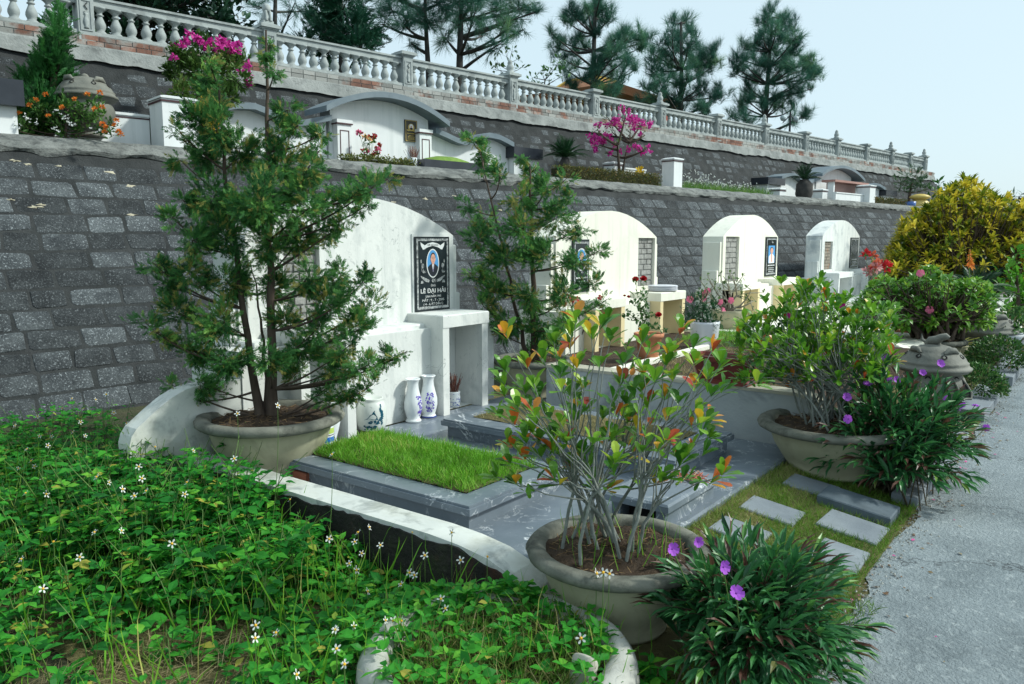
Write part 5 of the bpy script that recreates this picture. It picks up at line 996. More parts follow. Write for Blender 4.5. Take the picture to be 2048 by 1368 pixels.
# dry and green grass among them
b=MB(); n=13000; x=2.42-np.abs(RNG.normal(size=n))*.9; y=RNG.uniform(1.0,4.2,n); k=(x>.5)&~(((x-2.02)**2+(y-1.6)**2)<.13*0); p=np.stack([x,y,np.full(n,-.01)],-1)[k]; n=len(p)
d=A([[0,0,.28]])+np.concatenate([RNG.normal(size=(n,2))*.8,np.zeros((n,1))],1); b.leaves(BLADE,p,d,rdir(n),RNG.uniform(.03,.105,n),wid=.42)
g=struct('dry_grass',b,leafmat('straw_grass',[(0,(.07,.1,.025)),(.3,(.12,.13,.045)),(.6,(.22,.18,.08)),(1,(.38,.31,.17))],.2,.8),kind='stuff'); g['label']='matted dry straw coloured grass under the foreground weeds'; g['category']='grass'
b=MB(); n=9000; p=np.stack([RNG.uniform(.45,1.75,n),RNG.uniform(1.1,2.9,n),RNG.uniform(-.01,.03,n)],-1); d=np.concatenate([RNG.normal(size=(n,2)),.18*np.abs(RNG.normal(size=(n,1)))],1); b.leaves(BLADE,p,d,A((0,0,1))+.4*rdir(n),RNG.uniform(.05,.16,n),np.clip(.7+.25*RNG.normal(size=n),0,1),wid=.3)
b2=MB(); n=1500; x=2.42-np.abs(RNG.normal(size=n))*.85; y=RNG.uniform(1.2,5.6,n); p=np.stack([x,y,np.full(n,-.01)],-1); b2.leaves(BLADE,p,A([[0,0,1]])+np.concatenate([RNG.normal(size=(n,2))*.35,np.zeros((n,1))],1),rdir(n),RNG.uniform(.1,.34,n),np.clip(.5+.25*RNG.normal(size=n),0,1),wid=.42); g=struct('wild_grass',b2,GRASSM,kind='stuff'); g['label']='long green grass blades growing up through the foreground weeds'; g['category']='grass'
g=struct('straw',b,bpy.data.materials['straw_grass'],kind='stuff'); g['label']='flattened dead straw on the bare ground in the near left corner'; g['category']='grass'
# plants filling the sunken basin
b=MB(); n=2600; a=RNG.random(n)*6.283; k=np.sqrt(RNG.random(n))*.37; p=np.stack([2.02+k*np.cos(a),1.6+k*np.sin(a),np.full(n,.075)],-1); d=A([[0,0,.8]])+np.concatenate([RNG.normal(size=(n,2))*.8,np.zeros((n,1))],1); b.leaves(BLADE,p,d,rdir(n),RNG.uniform(.06,.2,n),wid=.36)
g=struct('basin_grass',b,leafmat('basin_grass',[(0,(.06,.14,.02)),(.5,(.14,.24,.04)),(.75,(.26,.25,.08)),(1,(.42,.35,.18))],.3,.7),kind='stuff'); g['label']='tangled yellow green grass growing inside the sunken basin'; g['category']='grass'
P=[];D=[];S_=[];T_=[]
for i in range(620):
    a=rr.random()*6.283; k=math.sqrt(rr.random())*.44; q=A((2.02+k*math.cos(a),1.62+k*math.sin(a),.10+rr.random()*.10)); 
    if i>330:
        a=math.radians(66+rr.normal()*26); k=rr.uniform(.38,.54); q=A((2.02+k*math.cos(a),1.6+k*math.sin(a),rr.uniform(.12,.2)))
        if q[0]>2.1:
            a=math.radians(rr.uniform(12,78)); k=rr.uniform(.34,.47); q=A((2.02+k*math.cos(a),1.6+k*math.sin(a),rr.uniform(.12,.2)))
    if i>540: q=A((rr.uniform(1.4,1.95),rr.uniform(1.9,2.35),rr.uniform(.04,.16))); a=rr.random()*6.28
    for da in (0,2.1,4.2): P.append(q); D.append(A((math.cos(a+da),math.sin(a+da),.3+rr.normal()*.25))); S_.append(rr.uniform(.03,.062)); T_.append(.6+.16*rr.normal())
F=MB(); F.leaves(OVATE,P,D,A((0,0,1))+.3*rr.normal(size=(len(P),3)),S_,np.clip(T_,0,1),wid=1.2); g=struct('basin_weeds',F,WEED,kind='stuff'); g['label']='small round leaved green weeds growing inside the sunken basin'; g['category']='weeds'
# daisies: one built, the rest copies
DZ=[(175,123),(70,165),(183,215),(125,275),(375,150),(340,195),(397,213),(590,155),(705,95),(707,190),(85,365),(145,330),(160,355),(195,415),(315,372),(412,390),(508,430),(450,405),(570,462),(625,493),(660,412),(680,470),(575,300),(605,340),(645,357),(870,430),(900,282),(723,265),(860,485),(1090,320),(565,655),(250,707),(370,778),(100,787),(200,925),(440,662),(800,715),(1190,1095),(1187,1155),(1285,1130),(1530,692),(1350,510),(1380,1325),(1565,1205),(1600,1275),(1560,1115),(215,485),(120,480),(222,258),(1105,110),(1292,72),(1545,300),(240,215),(290,85),(445,45),(335,40),(530,105),(495,20)]
DZ=[(x/2.327,780+y/2.327) for x,y in DZ]+[(600+x/2.926,1000+y/2.926) for x,y in [(405,160),(340,190),(170,228),(320,245),(655,190),(470,265),(360,312),(288,372),(330,410),(730,325),(640,425),(670,440),(395,535),(590,493),(887,190),(940,352),(1095,332),(850,635),(545,705),(595,708),(315,740),(215,870),(205,760),(262,962),(1735,430),(1775,425),(1810,432),(1645,810),(500,705),(825,580)]]
def daisy_proto(p,h,nd):
    r=plant('daisy',p,'white daisy with yellow centre on a thin green stalk in the foreground weeds','daisy','white daisies among the foreground weeds'); p=A(p)
    T=MB(); T.tube(bez(p-A((.06,.03,h)),p,p-A((.0,0,h*.5)),7),np.linspace(.002,.0013,7),4); 
    build('stalk',T,GREENSTEM,r); n=norm(nd); x=norm(np.cross(n,A((.2,1,.1)))); y=np.cross(n,x); b=MB()
    a=np.arange(5)*1.2566+.2; d=x*np.cos(a)[:,None]+y*np.sin(a)[:,None]
    b.leaves(([(0,0,0),(.3,.17,.02),(.75,.25,.03),(1,.09,.0),(1,-.09,0),(.75,-.25,.03),(.3,-.17,.02)],[(0,6,1),(1,6,5),(1,5,2),(2,5,4),(2,4,3)]),np.repeat(p[None],5,0)+d*.003,d+n*.12,n,.0145,wid=1.0); build('petals',b,WPET,r)
    b=MB(); b.lathe([(.0048,-.001),(.005,.002),(.0034,.004),(0,.006)],(0,0,0),10); v=b.v[0]; b.v[0]=p+v[:,:1]*x+v[:,1:2]*y+v[:,2:]*n; build('flower_centre',b,YEL,r); return r
pos=[]
for px,py in DZ:
    for z in np.arange(.2,1.0,.03):
        q=at_z(px,py,z); h=hmap(q[0],q[1]) if q[0]<2.44 else .1
        if q[0]<2.38 and z>=h*.95+.02: break
    else:
        if px<1500 and py>1140: q=at_z(px,py,.3)
        else: continue
    pos.append(q)
prot=[]
for k in range(4):
    nd=norm(A((-.55+.5*rr.normal(),-.55+.5*rr.normal(),.6+.3*rr.normal()))); prot.append(daisy_proto(pos[k],.55,nd))
for k,q in enumerate(pos[4:]): dup(prot[k%4],q,rotz=rr.normal()*.35,scale=rr.uniform(.85,1.2))
# ---------------------------------------------------------------- pines and hilltop trees
PINE=leafmat('pine_needles',[(0,(.025,.1,.08)),(.5,(.055,.18,.12)),(.85,(.12,.28,.15)),(1,(.2,.36,.15))],.35,.6)  # distance haze put into the needle colour as a paler, bluish green
TRUNKF=surf('pine_bark',[(.035,.035,.035),(.08,.075,.07)],6,.95,.6,30)
def hill(px,py,w_): q=pt(px,py,w_); return A((q[0],q[1],4.24))
def clumptree(base_list,clumps,w0,label,name,tpls,leafm,bark,n50,ls,seed,cat,group,up=.5,twig=True,djit=.9,tj=.14,trunk_r=.1,dirout=.9):
    rr=np.random.default_rng(seed); r=plant(name,base_list[0][0],label,cat,group); T=MB();F=MB(); paths=[]
    for b0,t0,rad in base_list:
        p=bez(b0,t0,(A(b0)+A(t0))/2+A((rr.normal()*.08,rr.normal()*.08,0))*w0/20,10); T.tube(p,np.linspace(rad,rad*.4,10),8); paths.append(p)
    for px,py,rp in clumps:
        c=pt(px,py,w0+rr.normal()*djit); R=rp/FPX*w0; P_=np.concatenate([p[2:] for p in paths]); d_=np.linalg.norm(P_-c,axis=1)+2.*np.maximum(0,P_[:,2]-c[2]+.2*np.linalg.norm(P_[:,:2]-c[:2],axis=1)); s_=P_[d_.argmin()]; L=np.linalg.norm(c-s_)
        br=bez(s_,c,(s_+c)/2+A((0,0,-.08*L))+rr.normal(size=3)*.05*L,7); T.tube(br,np.linspace(trunk_r*.28*min(1,L/(60/FPX*w0)+.3),trunk_r*.08,7),5); n=int(n50*(rp/50)**1.8)+3; nt_=4+int(rp/10); tc=.42+.16*rr.normal()
        for k in range(nt_):
            e=c+norm(rr.normal(size=3)+A((0,0,.2)))*R*rr.uniform(.55,1.05); q=br[rr.integers(4,7)]
            if twig: T.tube([q,(q+e)/2+rr.normal(size=3)*.05*R,e],[trunk_r*.07,trunk_r*.055,trunk_r*.035],3)
            m=n//nt_+1; t=rr.random(m)**.6; pos=q+(e-q)*t[:,None]+rr.normal(size=(m,3))*R*.2; d=norm(pos-c)*dirout+rr.normal(size=(m,3))*.45+A((0,0,up)); mixed(F,tpls,pos,d,A((0,0,1))+.5*rr.normal(size=(m,3)),ls*rr.uniform(.65,1.15,m),np.clip(tc+tj*rr.normal(size=m),0,1))
    build('trunk',T,bark,r); build('crown',F,leafm,r); return r
wp=21
clumptree([(hill(862,150,wp),pt(850,20,wp),.11),(hill(918,150,wp),pt(925,-30,wp),.13)],[(785,22,24),(765,48,16),(808,50,24),(795,-5,30),(835,20,34),(822,85,14),(860,45,34),(880,5,40),(920,-20,46),(910,45,34),(950,25,38),(968,62,24),(1000,88,18),(1012,60,22),(1000,15,36),(1040,30,28),(1062,8,24),(1072,25,12),(1030,-20,36),(850,-35,40),(960,-40,44),(770,-20,30),(900,-70,50),(985,-75,45),(840,-75,40),(940,95,14),(1045,60,14),(890,75,20)],wp,'large umbrella shaped pine with two bare trunks, cut by the top edge','pine_tree',TUFT,PINE,TRUNKF,105,.36,51,'pine tree','pines on the hilltop',up=.25,trunk_r=.2)

def zp(l): return [(1048+x/3.14,y/3.14,R_) for x,y,R_ in l]
rp=np.random.default_rng(12)
PZ=[[(455,10),(390,40),(305,100),(255,130),(200,215),(340,120),(480,110),(540,120),(420,180),(250,260),(180,300),(330,230),(470,220),(600,200),(560,260),(640,250),(740,230),(780,230),(700,290),(220,340),(300,330),(400,310),(500,330),(600,330),(680,340),(250,420),(340,410),(440,400),(540,420),(640,400),(690,440),(260,490),(360,480),(460,490),(560,480),(640,510),(300,550),(480,560),(590,560),(470,-40),(430,60),(510,50)],
[(985,130),(940,170),(1020,180),(990,200),(930,215),(1060,230),(900,260),(960,260),(1020,270),(860,290),(1090,280),(810,340),(880,340),(950,330),(1030,340),(1100,340),(1180,340),(1240,330),(830,400),(900,400),(980,400),(1060,400),(1140,390),(1210,380),(790,460),(860,460),(940,460),(1020,470),(1100,460),(1170,430),(770,520),(850,520),(930,530),(1010,540),(1100,530),(730,560),(720,610),(800,600),(880,610),(960,620),(1050,610),(1130,590),(1210,600),(1260,570),(900,660),(1000,670),(1090,680),(1160,680)],
[(1550,100),(1530,150),(1600,130),(1640,140),(1690,160),(1580,190),(1480,200),(1510,230),(1640,210),(1700,220),(1450,270),(1540,280),(1610,270),(1680,290),(1360,300),(1420,310),(1500,320),(1580,330),(1650,340),(1710,330),(1330,340),(1310,400),(1380,390),(1460,380),(1540,390),(1620,400),(1700,390),(1800,350),(1350,450),(1430,450),(1510,460),(1600,460),(1690,450),(1770,440),(1850,400),(1390,520),(1470,520),(1560,530),(1650,520),(1740,510),(1820,480),(1860,440),(1420,580),(1500,590),(1580,590),(1670,580),(1760,580),(1830,540),(1380,640),(1320,650),(1290,720),(1350,700),(1430,650),(1400,740),(1500,650),(1580,650),(1650,650),(1700,690),(1780,710),(1720,760),(1800,730)]]
for c_,bx,tx,ty,w_,lab,sd in ((PZ[0],1187,1192,0,24,'bushy pine in front of the orange pavilion roof, second pine from the big umbrella pine',41),(PZ[1],1358,1362,45,27,'slimmer pine between the pavilion pine and the last pine on the hilltop',42),(PZ[2],1530,1545,35,28,'last pine at the right end of the hilltop beside the lamp post',43)):
    cl=[(1048+(x+rp.normal()*12)/3.14,(y+rp.normal()*12)/3.14,rp.uniform(10,19)) for x,y in c_]
    clumptree([(hill(bx,240,w_),pt(tx,ty,w_),.12)],cl,w_,lab,'pine_tree',TUFT,PINE,TRUNKF,210,.36,sd,'pine tree','pines on the hilltop',up=.75,trunk_r=.14,djit=.75,dirout=.5)
DARKL=leafmat('dark_broad_leaves',[(0,(.005,.022,.016)),(.5,(.01,.05,.028)),(.85,(.022,.09,.04)),(1,(.05,.13,.05))],.15,.4,spec=.5)
GRN=leafmat('bright_broad_leaves',[(0,(.025,.08,.02)),(.5,(.05,.16,.03)),(.85,(.1,.24,.04)),(1,(.2,.32,.06))],.25,.45)
wt=17
clumptree([(hill(250,60,wt),pt(250,-60,wt),.16)],[(205,5,30),(250,20,38),(300,12,40),(345,28,34),(390,10,40),(430,35,28),(465,18,36),(485,45,16),(380,60,26),(440,75,24),(300,55,30),(250,70,24),(330,90,24),(190,40,20),(340,-30,50),(420,-35,50),(260,-35,50),(480,-30,30),(410,100,20),(470,105,18),(200,85,20),(120,20,24),(90,60,20)],wt,'dark glossy broad leaved tree behind the left part of the balustrade','broadleaf_tree',[OVATE],DARKL,TRUNKF,420,.22,52,'tree','trees behind the balustrade',trunk_r=.16)
wt=19
clumptree([(hill(680,100,wt),pt(680,-30,wt),.12)],[(640,20,34),(690,10,40),(730,60,26),(700,60,34),(650,65,34),(620,50,20),(610,90,18),(660,100,26),(720,95,24),(748,92,14),(650,-25,40),(700,-30,30)],wt,'dense dark cone shaped evergreen left of the umbrella pine','evergreen_tree',SPR,leafmat('evergreen_foliage',[(0,(.006,.05,.03)),(.6,(.014,.1,.05)),(1,(.03,.16,.07))],.1,.6),TRUNKF,420,.34,53,'tree','trees behind the balustrade',trunk_r=.12)
clumptree([(hill(545,100,18),pt(552,-40,18),.09)],[(510,10,20),(535,-10,30),(590,5,22),(610,22,14),(565,60,12),(520,50,10),(580,-30,30)],18,'thin trunked pine with sparse needles above the lion topped post','pine_tree',TUFT,PINE,TRUNKF,50,.3,54,'pine tree','pines on the hilltop',trunk_r=.12)
clumptree([(hill(1010,160,21),pt(1018,125,21),.03)],[(990,125,13),(1012,108,14),(1035,118,14),(1042,135,12),(1000,140,10),(985,138,9),(1025,98,8)],21,'young light green sapling behind the balustrade right of the umbrella pine','sapling',[QLEAF],leafmat('sapling_leaves',[(0,(.03,.1,.03)),(1,(.1,.2,.06))],.25,.5),TRUNKF,60,.17,55,'sapling','trees behind the balustrade',trunk_r=.05,djit=.3)
clumptree([(hill(1085,180,21),pt(1090,160,21),.04)],[(1065,155,14),(1085,145,14),(1105,135,18),(1120,120,16),(1100,160,16),(1075,168,10),(1128,150,14)],21,'small leafy bush behind the balustrade touching the pavilion pine','bush',[QLEAF],GRN,TRUNKF,80,.15,56,'bush','trees behind the balustrade',trunk_r=.05,djit=.3)
# ---------------------------------------------------------------- plants of the upper terrace
def tp(px,py,t): s,z=S(px,py,t); return WP(s,t,z)
def tground(px,t,z=2.62): s,_=S(px,300,t); return WP(s,t,z)
def wT(px,t): return wdep(tground(px,t))
CYP=leafmat('cypress_sprays',[(0,(.02,.09,.025)),(.5,(.045,.2,.045)),(.85,(.09,.3,.06)),(1,(.18,.36,.07))],.3,.6)
w_=wT(95,2.6)
clumptree([(tground(95,2.6),tp(120,40,2.6),.05)],[(121,28,7),(119,50,12),(116,75,18),(108,100,24),(100,125,28),(118,130,24),(92,150,32),(122,160,24),(85,180,36),(118,190,28),(80,215,36),(110,225,32),(70,250,34),(105,255,30),(60,275,26)],w_,'narrow bright green cone shaped cypress left of the stone urn','cypress',SPR,CYP,BARK,420,.17,61,'cypress',None,up=.9,djit=.1,trunk_r=.06,dirout=.5,twig=False)
BOUL=leafmat('bougainvillea_leaves',[(0,(.03,.075,.018)),(.5,(.075,.16,.03)),(.85,(.14,.21,.05)),(1,(.2,.15,.06))],.25,.5)
def bracts(r,pts,w0,n,R,mat,sz,seed,name='blossom'):
    rr=np.random.default_rng(seed); P=[];D=[]
    for px,py,rp in pts:
        c=pt(px,py,w0+rr.normal()*.12); m=int(n*(rp/10)**1.6)+2
        for i in range(m):
            q=c+rr.normal(size=3)*rp/FPX*w0*.45
            for k in range(3): P.append(q); D.append(rr.normal(size=3))
    b=MB(); b.leaves(QLEAF,P,D,rr.normal(size=(len(P),3)),sz*rr.uniform(.7,1.2,len(P)),None,wid=1.6); build(name,b,mat,r)
w_=wT(420,2.5)
r=clumptree([(tground(425,2.5),tp(420,140,2.5),.06)],[(360,110,26),(400,95,26),(445,100,26),(480,125,22),(350,145,26),(395,140,32),(440,145,32),(480,160,20),(360,185,26),(405,190,30),(450,190,26),(380,220,22),(430,225,22)],w_,'round clipped bougainvillea bush topped with magenta bracts behind the juniper','bougainvillea',[QLEAF],BOUL,BARK,1100,.085,62,'bougainvillea','bougainvilleas on the upper terrace',djit=.25,trunk_r=.05,twig=False)
bracts(r,[(380,68,5),(375,82,6),(350,95,5),(405,83,6),(420,88,7),(437,85,8),(446,82,7),(462,95,7),(475,88,6),(476,100,5),(433,100,4),(349,115,4),(496,130,5),(483,145,4),(499,164,3),(500,148,3),(415,92,6),(440,92,6),(392,75,5),(365,90,4),(455,88,5)],w_-.25,16,0,MAG,.06,63)
w_=wT(1243,2.6)
r=clumptree([(tground(1243,2.6),tp(1235,290,2.6),.045),(tground(1246,2.6),tp(1258,285,2.6),.03)],[(1215,235,14),(1250,235,16),(1285,245,14),(1195,260,16),(1225,265,16),(1260,265,16),(1290,270,12),(1200,290,12),(1235,290,16),(1270,290,16),(1215,305,8),(1290,300,8)],w_,'open vase shaped bougainvillea tree with magenta bracts behind the clipped hedge','bougainvillea',[QLEAF],BOUL,BARK,130,.06,64,'bougainvillea','bougainvilleas on the upper terrace',djit=.2,trunk_r=.12)
bracts(r,[(1245,218,7),(1258,222,6),(1235,240,10),(1225,243,8),(1255,240,9),(1268,245,9),(1275,240,8),(1285,248,7),(1300,245,6),(1298,252,5),(1190,250,5),(1200,250,6),(1185,275,10),(1195,278,11),(1205,282,9),(1188,288,8),(1210,270,8),(1222,275,6),(1240,255,8),(1270,258,7),(1280,268,4),(1230,290,5),(1240,303,5),(1256,300,5),(1270,292,6),(1280,297,7),(1285,305,6),(1296,292,4),(1299,302,3),(1220,305,4),(1190,300,5),(1215,250,6),(1262,232,6)],w_,20,0,MAG,.06,65)
# cycads
FRD=leafmat('cycad_fronds',[(0,(.008,.04,.018)),(.6,(.02,.085,.03)),(1,(.05,.14,.04))],.1,.4,spec=.5)
def cycad(base,th,tr,L,n,label,seed,e0=.15,e1=1.35):
    rr=np.random.default_rng(seed); base=A(base); r=plant('cycad',base,label,'cycad','cycads'); build('trunk',MB().lathe([(tr*.8,0),(tr*1.1,th*.3),(tr,th*.8),(tr*.5,th*1.02),(0,th*1.04)],tuple(base),14,jit=.06),TRUNKF,r); F=MB(); c=base+A((0,0,th))
    for i in range(n):
        a=i*2.4+rr.random()*.3; el=e0+(e1-e0)*(i/n)+rr.normal()*.08; d=A((math.cos(a)*math.cos(el),math.sin(a)*math.cos(el),math.sin(el))); l=L*rr.uniform(.85,1.1); p=bez(c,c+d*l-A((0,0,.22*l*math.cos(el))),c+d*l*.55+A((0,0,.12*l)),9); F.tube(p,np.linspace(.008,.003,9)*L/.6,3,0,.5)
        t=np.linspace(.08,.99,30); idx=t*8; j=np.minimum(7,idx.astype(int)); q=p[j]+(p[j+1]-p[j])*(idx-j)[:,None]; ax=norm(p[j+1]-p[j]); sd=norm(np.cross(ax,A((0,0,1))+rr.normal(size=3)*.1)); ll=l*.24*np.sin(np.clip(t*1.05+.12,0,1)*math.pi*.93)**.6
        for s_ in (-1,1): F.leaves(LANCE,q,sd*s_+ax*.55+A((0,0,.28)),A((0,0,1)),np.maximum(ll,.03),np.clip(.4+.2*rr.normal()+.08*rr.normal(size=30),0,1),wid=.75)
    build('fronds',F,FRD,r); return r
q=tground(1130,2.35); k=wT(1130,2.35)/FPX; cycad((*q[:2],2.62),.46,.11,48*k*1.02,34,'dark green cycad between the capped pillar and the bougainvillea tree',71)
q=tground(1612,2.2); k=wT(1612,2.2)/FPX; cycad((*q[:2],2.62),.52,.2,36*k,26,'far cycad on a thick dark trunk in front of the small far tomb',72)
q=tground(300,2.75); k=wT(300,2.75)/FPX; cycad((*q[:2],2.62),.12,.1,50*k,22,'cycad fronds behind the low enclosure wall right of the domed urn',73)
# hedges
HEDG=leafmat('hedge_leaves',[(0,(.04,.05,.012)),(.5,(.1,.12,.025)),(.8,(.17,.15,.04)),(1,(.2,.1,.03))],.2,.6)
def hedge(px0,px1,t0,t1,z1,label,n,sz,mat=HEDG):
    s0=S(px0,330,t0)[0]; s1=S(px1,330,t0)[0]; q=WP((s0+s1)/2,(t0+t1)/2,2.64); r=plant('hedge',q,label,'hedge','clipped hedges on the upper terrace')
    u=RNG.random((n,3)); f=RNG.integers(0,3,n); u[f==0,1]=0; u[f==1,2]=1; P=np.stack([s0+(s1-s0)*u[:,0],t0+(t1-t0)*u[:,1],2.64+(z1-2.64)*u[:,2]],-1); P+=RNG.normal(size=P.shape)*.018; W=A([WP(*p) for p in P])
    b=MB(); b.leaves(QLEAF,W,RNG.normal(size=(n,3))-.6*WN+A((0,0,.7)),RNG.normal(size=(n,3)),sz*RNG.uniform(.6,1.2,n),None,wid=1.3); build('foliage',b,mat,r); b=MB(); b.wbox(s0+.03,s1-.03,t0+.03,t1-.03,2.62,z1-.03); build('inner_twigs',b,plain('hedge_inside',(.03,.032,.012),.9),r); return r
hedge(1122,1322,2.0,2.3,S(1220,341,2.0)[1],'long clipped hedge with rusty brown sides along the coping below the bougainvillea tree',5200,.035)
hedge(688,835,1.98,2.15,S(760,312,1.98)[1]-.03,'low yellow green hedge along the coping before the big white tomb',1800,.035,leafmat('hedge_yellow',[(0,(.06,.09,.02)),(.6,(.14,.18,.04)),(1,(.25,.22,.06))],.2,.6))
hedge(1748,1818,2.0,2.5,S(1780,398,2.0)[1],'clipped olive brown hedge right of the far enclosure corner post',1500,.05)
# lantana with orange flowers
w_=wT(120,2.1)
r=clumptree([(tground(130,2.1),tp(130,230,2.1),.02)],[(30,245,20),(60,235,24),(95,225,26),(130,220,28),(165,225,28),(200,230,24),(215,250,20),(170,255,26),(120,255,28),(75,260,24),(185,205,18),(150,200,14),(70,215,16),(230,262,12),(40,262,18)],w_,'straggly lantana bush with orange flower heads in front of the domed stone urn','lantana',[OVATE],leafmat('lantana_leaves',[(0,(.03,.09,.02)),(.5,(.08,.2,.035)),(1,(.18,.28,.06))],.3,.55),BARK,330,.06,66,'lantana',None,djit=.15,trunk_r=.03)
for i,(px,py) in enumerate([(92,190),(71,201),(125,216),(150,200),(175,190),(200,186),(40,228),(22,228),(97,234),(190,219),(205,215),(205,249),(212,256),(230,252),(238,264),(242,270),(210,265),(60,212),(28,208),(233,242)]):
    p=pt(px,py,w_-.28); b=MB(); n=22; d=rdir(n)+A((-.4,-.6,.6)); b.leaves(QLEAF,p+.3*.035*norm(d),d,rdir(n),.03,None,wid=1.4); build('flower_head',b,ORG,r)
b=MB(); P=[];
for px,py in [(52,235),(60,240),(75,245),(112,222),(126,232),(150,250),(108,258),(135,245),(195,265),(115,262),(135,238),(40,252)]:
    for k in range(4): P.append(pt(px,py,w_-.3)+RNG.normal(size=3)*.02)
P=np.repeat(A(P),4,0); b.leaves(QLEAF,P,rdir(len(P))+A((-.3,-.5,.4)),rdir(len(P)),.022,None,wid=1.5); tag(build('white_flowers',b,WPET),'small white flowers scattered low in front of the orange lantana','flowers',kind='stuff')
# bouquet before the white tomb; yellow plants
def bouquet(c,mats,R,H,n,label,name,seed,leaf=True,sz=.04,vase_=None):
    rr=np.random.default_rng(seed); r=plant(name,c,label,'flowers'); c=A(c); T=MB(); L=[];
    for i in range(n):
        e=c+A((rr.normal()*R*.55,rr.normal()*R*.4,H*rr.uniform(.35,1.05))); T.tube(bez(c,e,c+(e-c)*.5+A((0,0,.1*H)),5),[.003]*5,4); L.append(e)
        b=MB(); m=20; d=rdir(m)+A((-.3,-.5,.4)); b.leaves(QLEAF,e+.25*sz*norm(d),d,rdir(m),sz*rr.uniform(.8,1.2),None,wid=1.5); build('bloom',b,mats[i%len(mats)],r)
    build('stems',T,GREENSTEM,r)
    if leaf: b=MB(); P=np.repeat(A(L),5,0)-A((0,0,.04))*RNG.random((len(L)*5,1))*2; b.leaves(OVATE,P,rdir(len(P))+A((0,0,.3)),rdir(len(P)),.07,None); build('foliage',b,GRN,r)
    return r
PEACH=leafmat('peach_petal',[(0,(.75,.4,.2)),(1,(.85,.6,.3))],.2,.6)
q=tground(738,2.6); bouquet((q[0],q[1],2.62),[REDP,REDP,PEACH,PINKP,WPET],.22,.5,16,'upright bunch of red, pink and cream flowers before the big white upper tomb','flower_bunch',81,sz=.05)
YFL=leafmat('yellow_petal',[(0,(.6,.4,.02)),(1,(.85,.65,.05))],.25,.6)
q=tground(1283,2.35); b=MB(); n=90; P=A((q[0],q[1],2.62))+RNG.random((n,3))*A((.1,.1,.33))-A((.05,.05,-.05)); b.leaves(OBOV,P,rdir(n)+A((0,0,1)),rdir(n),.1,None); tag(build('yellow_plant',b,YFL),'bright yellow leafed plant behind the hedge right of the bougainvillea trunk','plant')
q=tground(1192,2.35); b=MB(); n=50; P=A((q[0],q[1],2.75))+RNG.random((n,3))*A((.12,.1,.12))-A((.05,.05,.0)); b.leaves(OBOV,P,rdir(n)+A((0,0,.6)),rdir(n),.09,None); tag(build('yellow_plant',b,YFL),'small yellow tipped plant peeking over the hedge left of the bougainvillea tree','plant')
q=tground(425,2.35); b=MB(); n=110; z1=S(428,200,2.35)[1]; P=A((q[0],q[1],2.9))+RNG.random((n,3))*A((.16,.1,z1-2.9))-A((.08,.05,.0)); b.leaves(OBOV,P,rdir(n)+A((0,0,.8)),rdir(n),.09,None); tag(build('yellow_plant',b,YFL),'yellow flowering stems behind the juniper foliage near the broad white post','plant')
# meadow strip
b=MB(); s0=S(1372,370,2.1)[0]; s1=S(1545,385,2.1)[0]; n=4200; P=A([WP(s0+(s1-s0)*a,2.05+1.0*c_,2.6) for a,c_ in RNG.random((n,2))]); b.leaves(BLADE,P,A([[0,0,1]])+np.concatenate([RNG.normal(size=(n,2))*.4,np.zeros((n,1))],1),rdir(n),RNG.uniform(.12,.32,n),wid=.5)
g=struct('meadow',b,leafmat('meadow_grass',[(0,(.05,.14,.03)),(.7,(.14,.3,.05)),(1,(.25,.36,.09))],.3,.6),kind='stuff'); g['label']='bright green grass strip on the upper terrace right of the tall white post'; g['category']='grass'
b=MB(); n=220; P=A([WP(s0+(s1-s0)*(a*.85),2.1+.9*c_,2.78+.34*random.random()*(1-a*.6)) for a,c_ in RNG.random((n,2))]); P=np.repeat(P,3,0); b.leaves(QLEAF,P,rdir(len(P)),rdir(len(P)),.032,None,wid=1.6); g=struct('meadow_flowers',b,WPET,kind='stuff'); g['label']='tiny white flowers over the grass strip on the upper terrace'; g['category']='flowers'
w_=wT(1825,2.6)
clumptree([(tground(1822,2.6),tp(1825,360,2.6),.06)],[(1800,368,12),(1815,352,14),(1832,350,14),(1848,362,12),(1805,382,12),(1835,375,16),(1858,378,8)],w_,'soft feathery green tree at the far right end of the upper terrace','tree',SPR,leafmat('feathery',[(0,(.03,.09,.04)),(1,(.1,.2,.07))],.2,.6),BARK,200,.25,67,'tree','trees at the right end',djit=.3,trunk_r=.08)
clumptree([(tground(1880,1.2,1.5),pt(1885,380,27),.05)],[(1878,368,10),(1895,375,9),(1870,385,12),(1900,392,12),(1885,400,14),(1862,398,12)],27,'small dark leafed tree just beyond the end of the balustrade','tree',[QLEAF],GRN,BARK,70,.24,68,'tree','trees at the right end',djit=.3,trunk_r=.08)
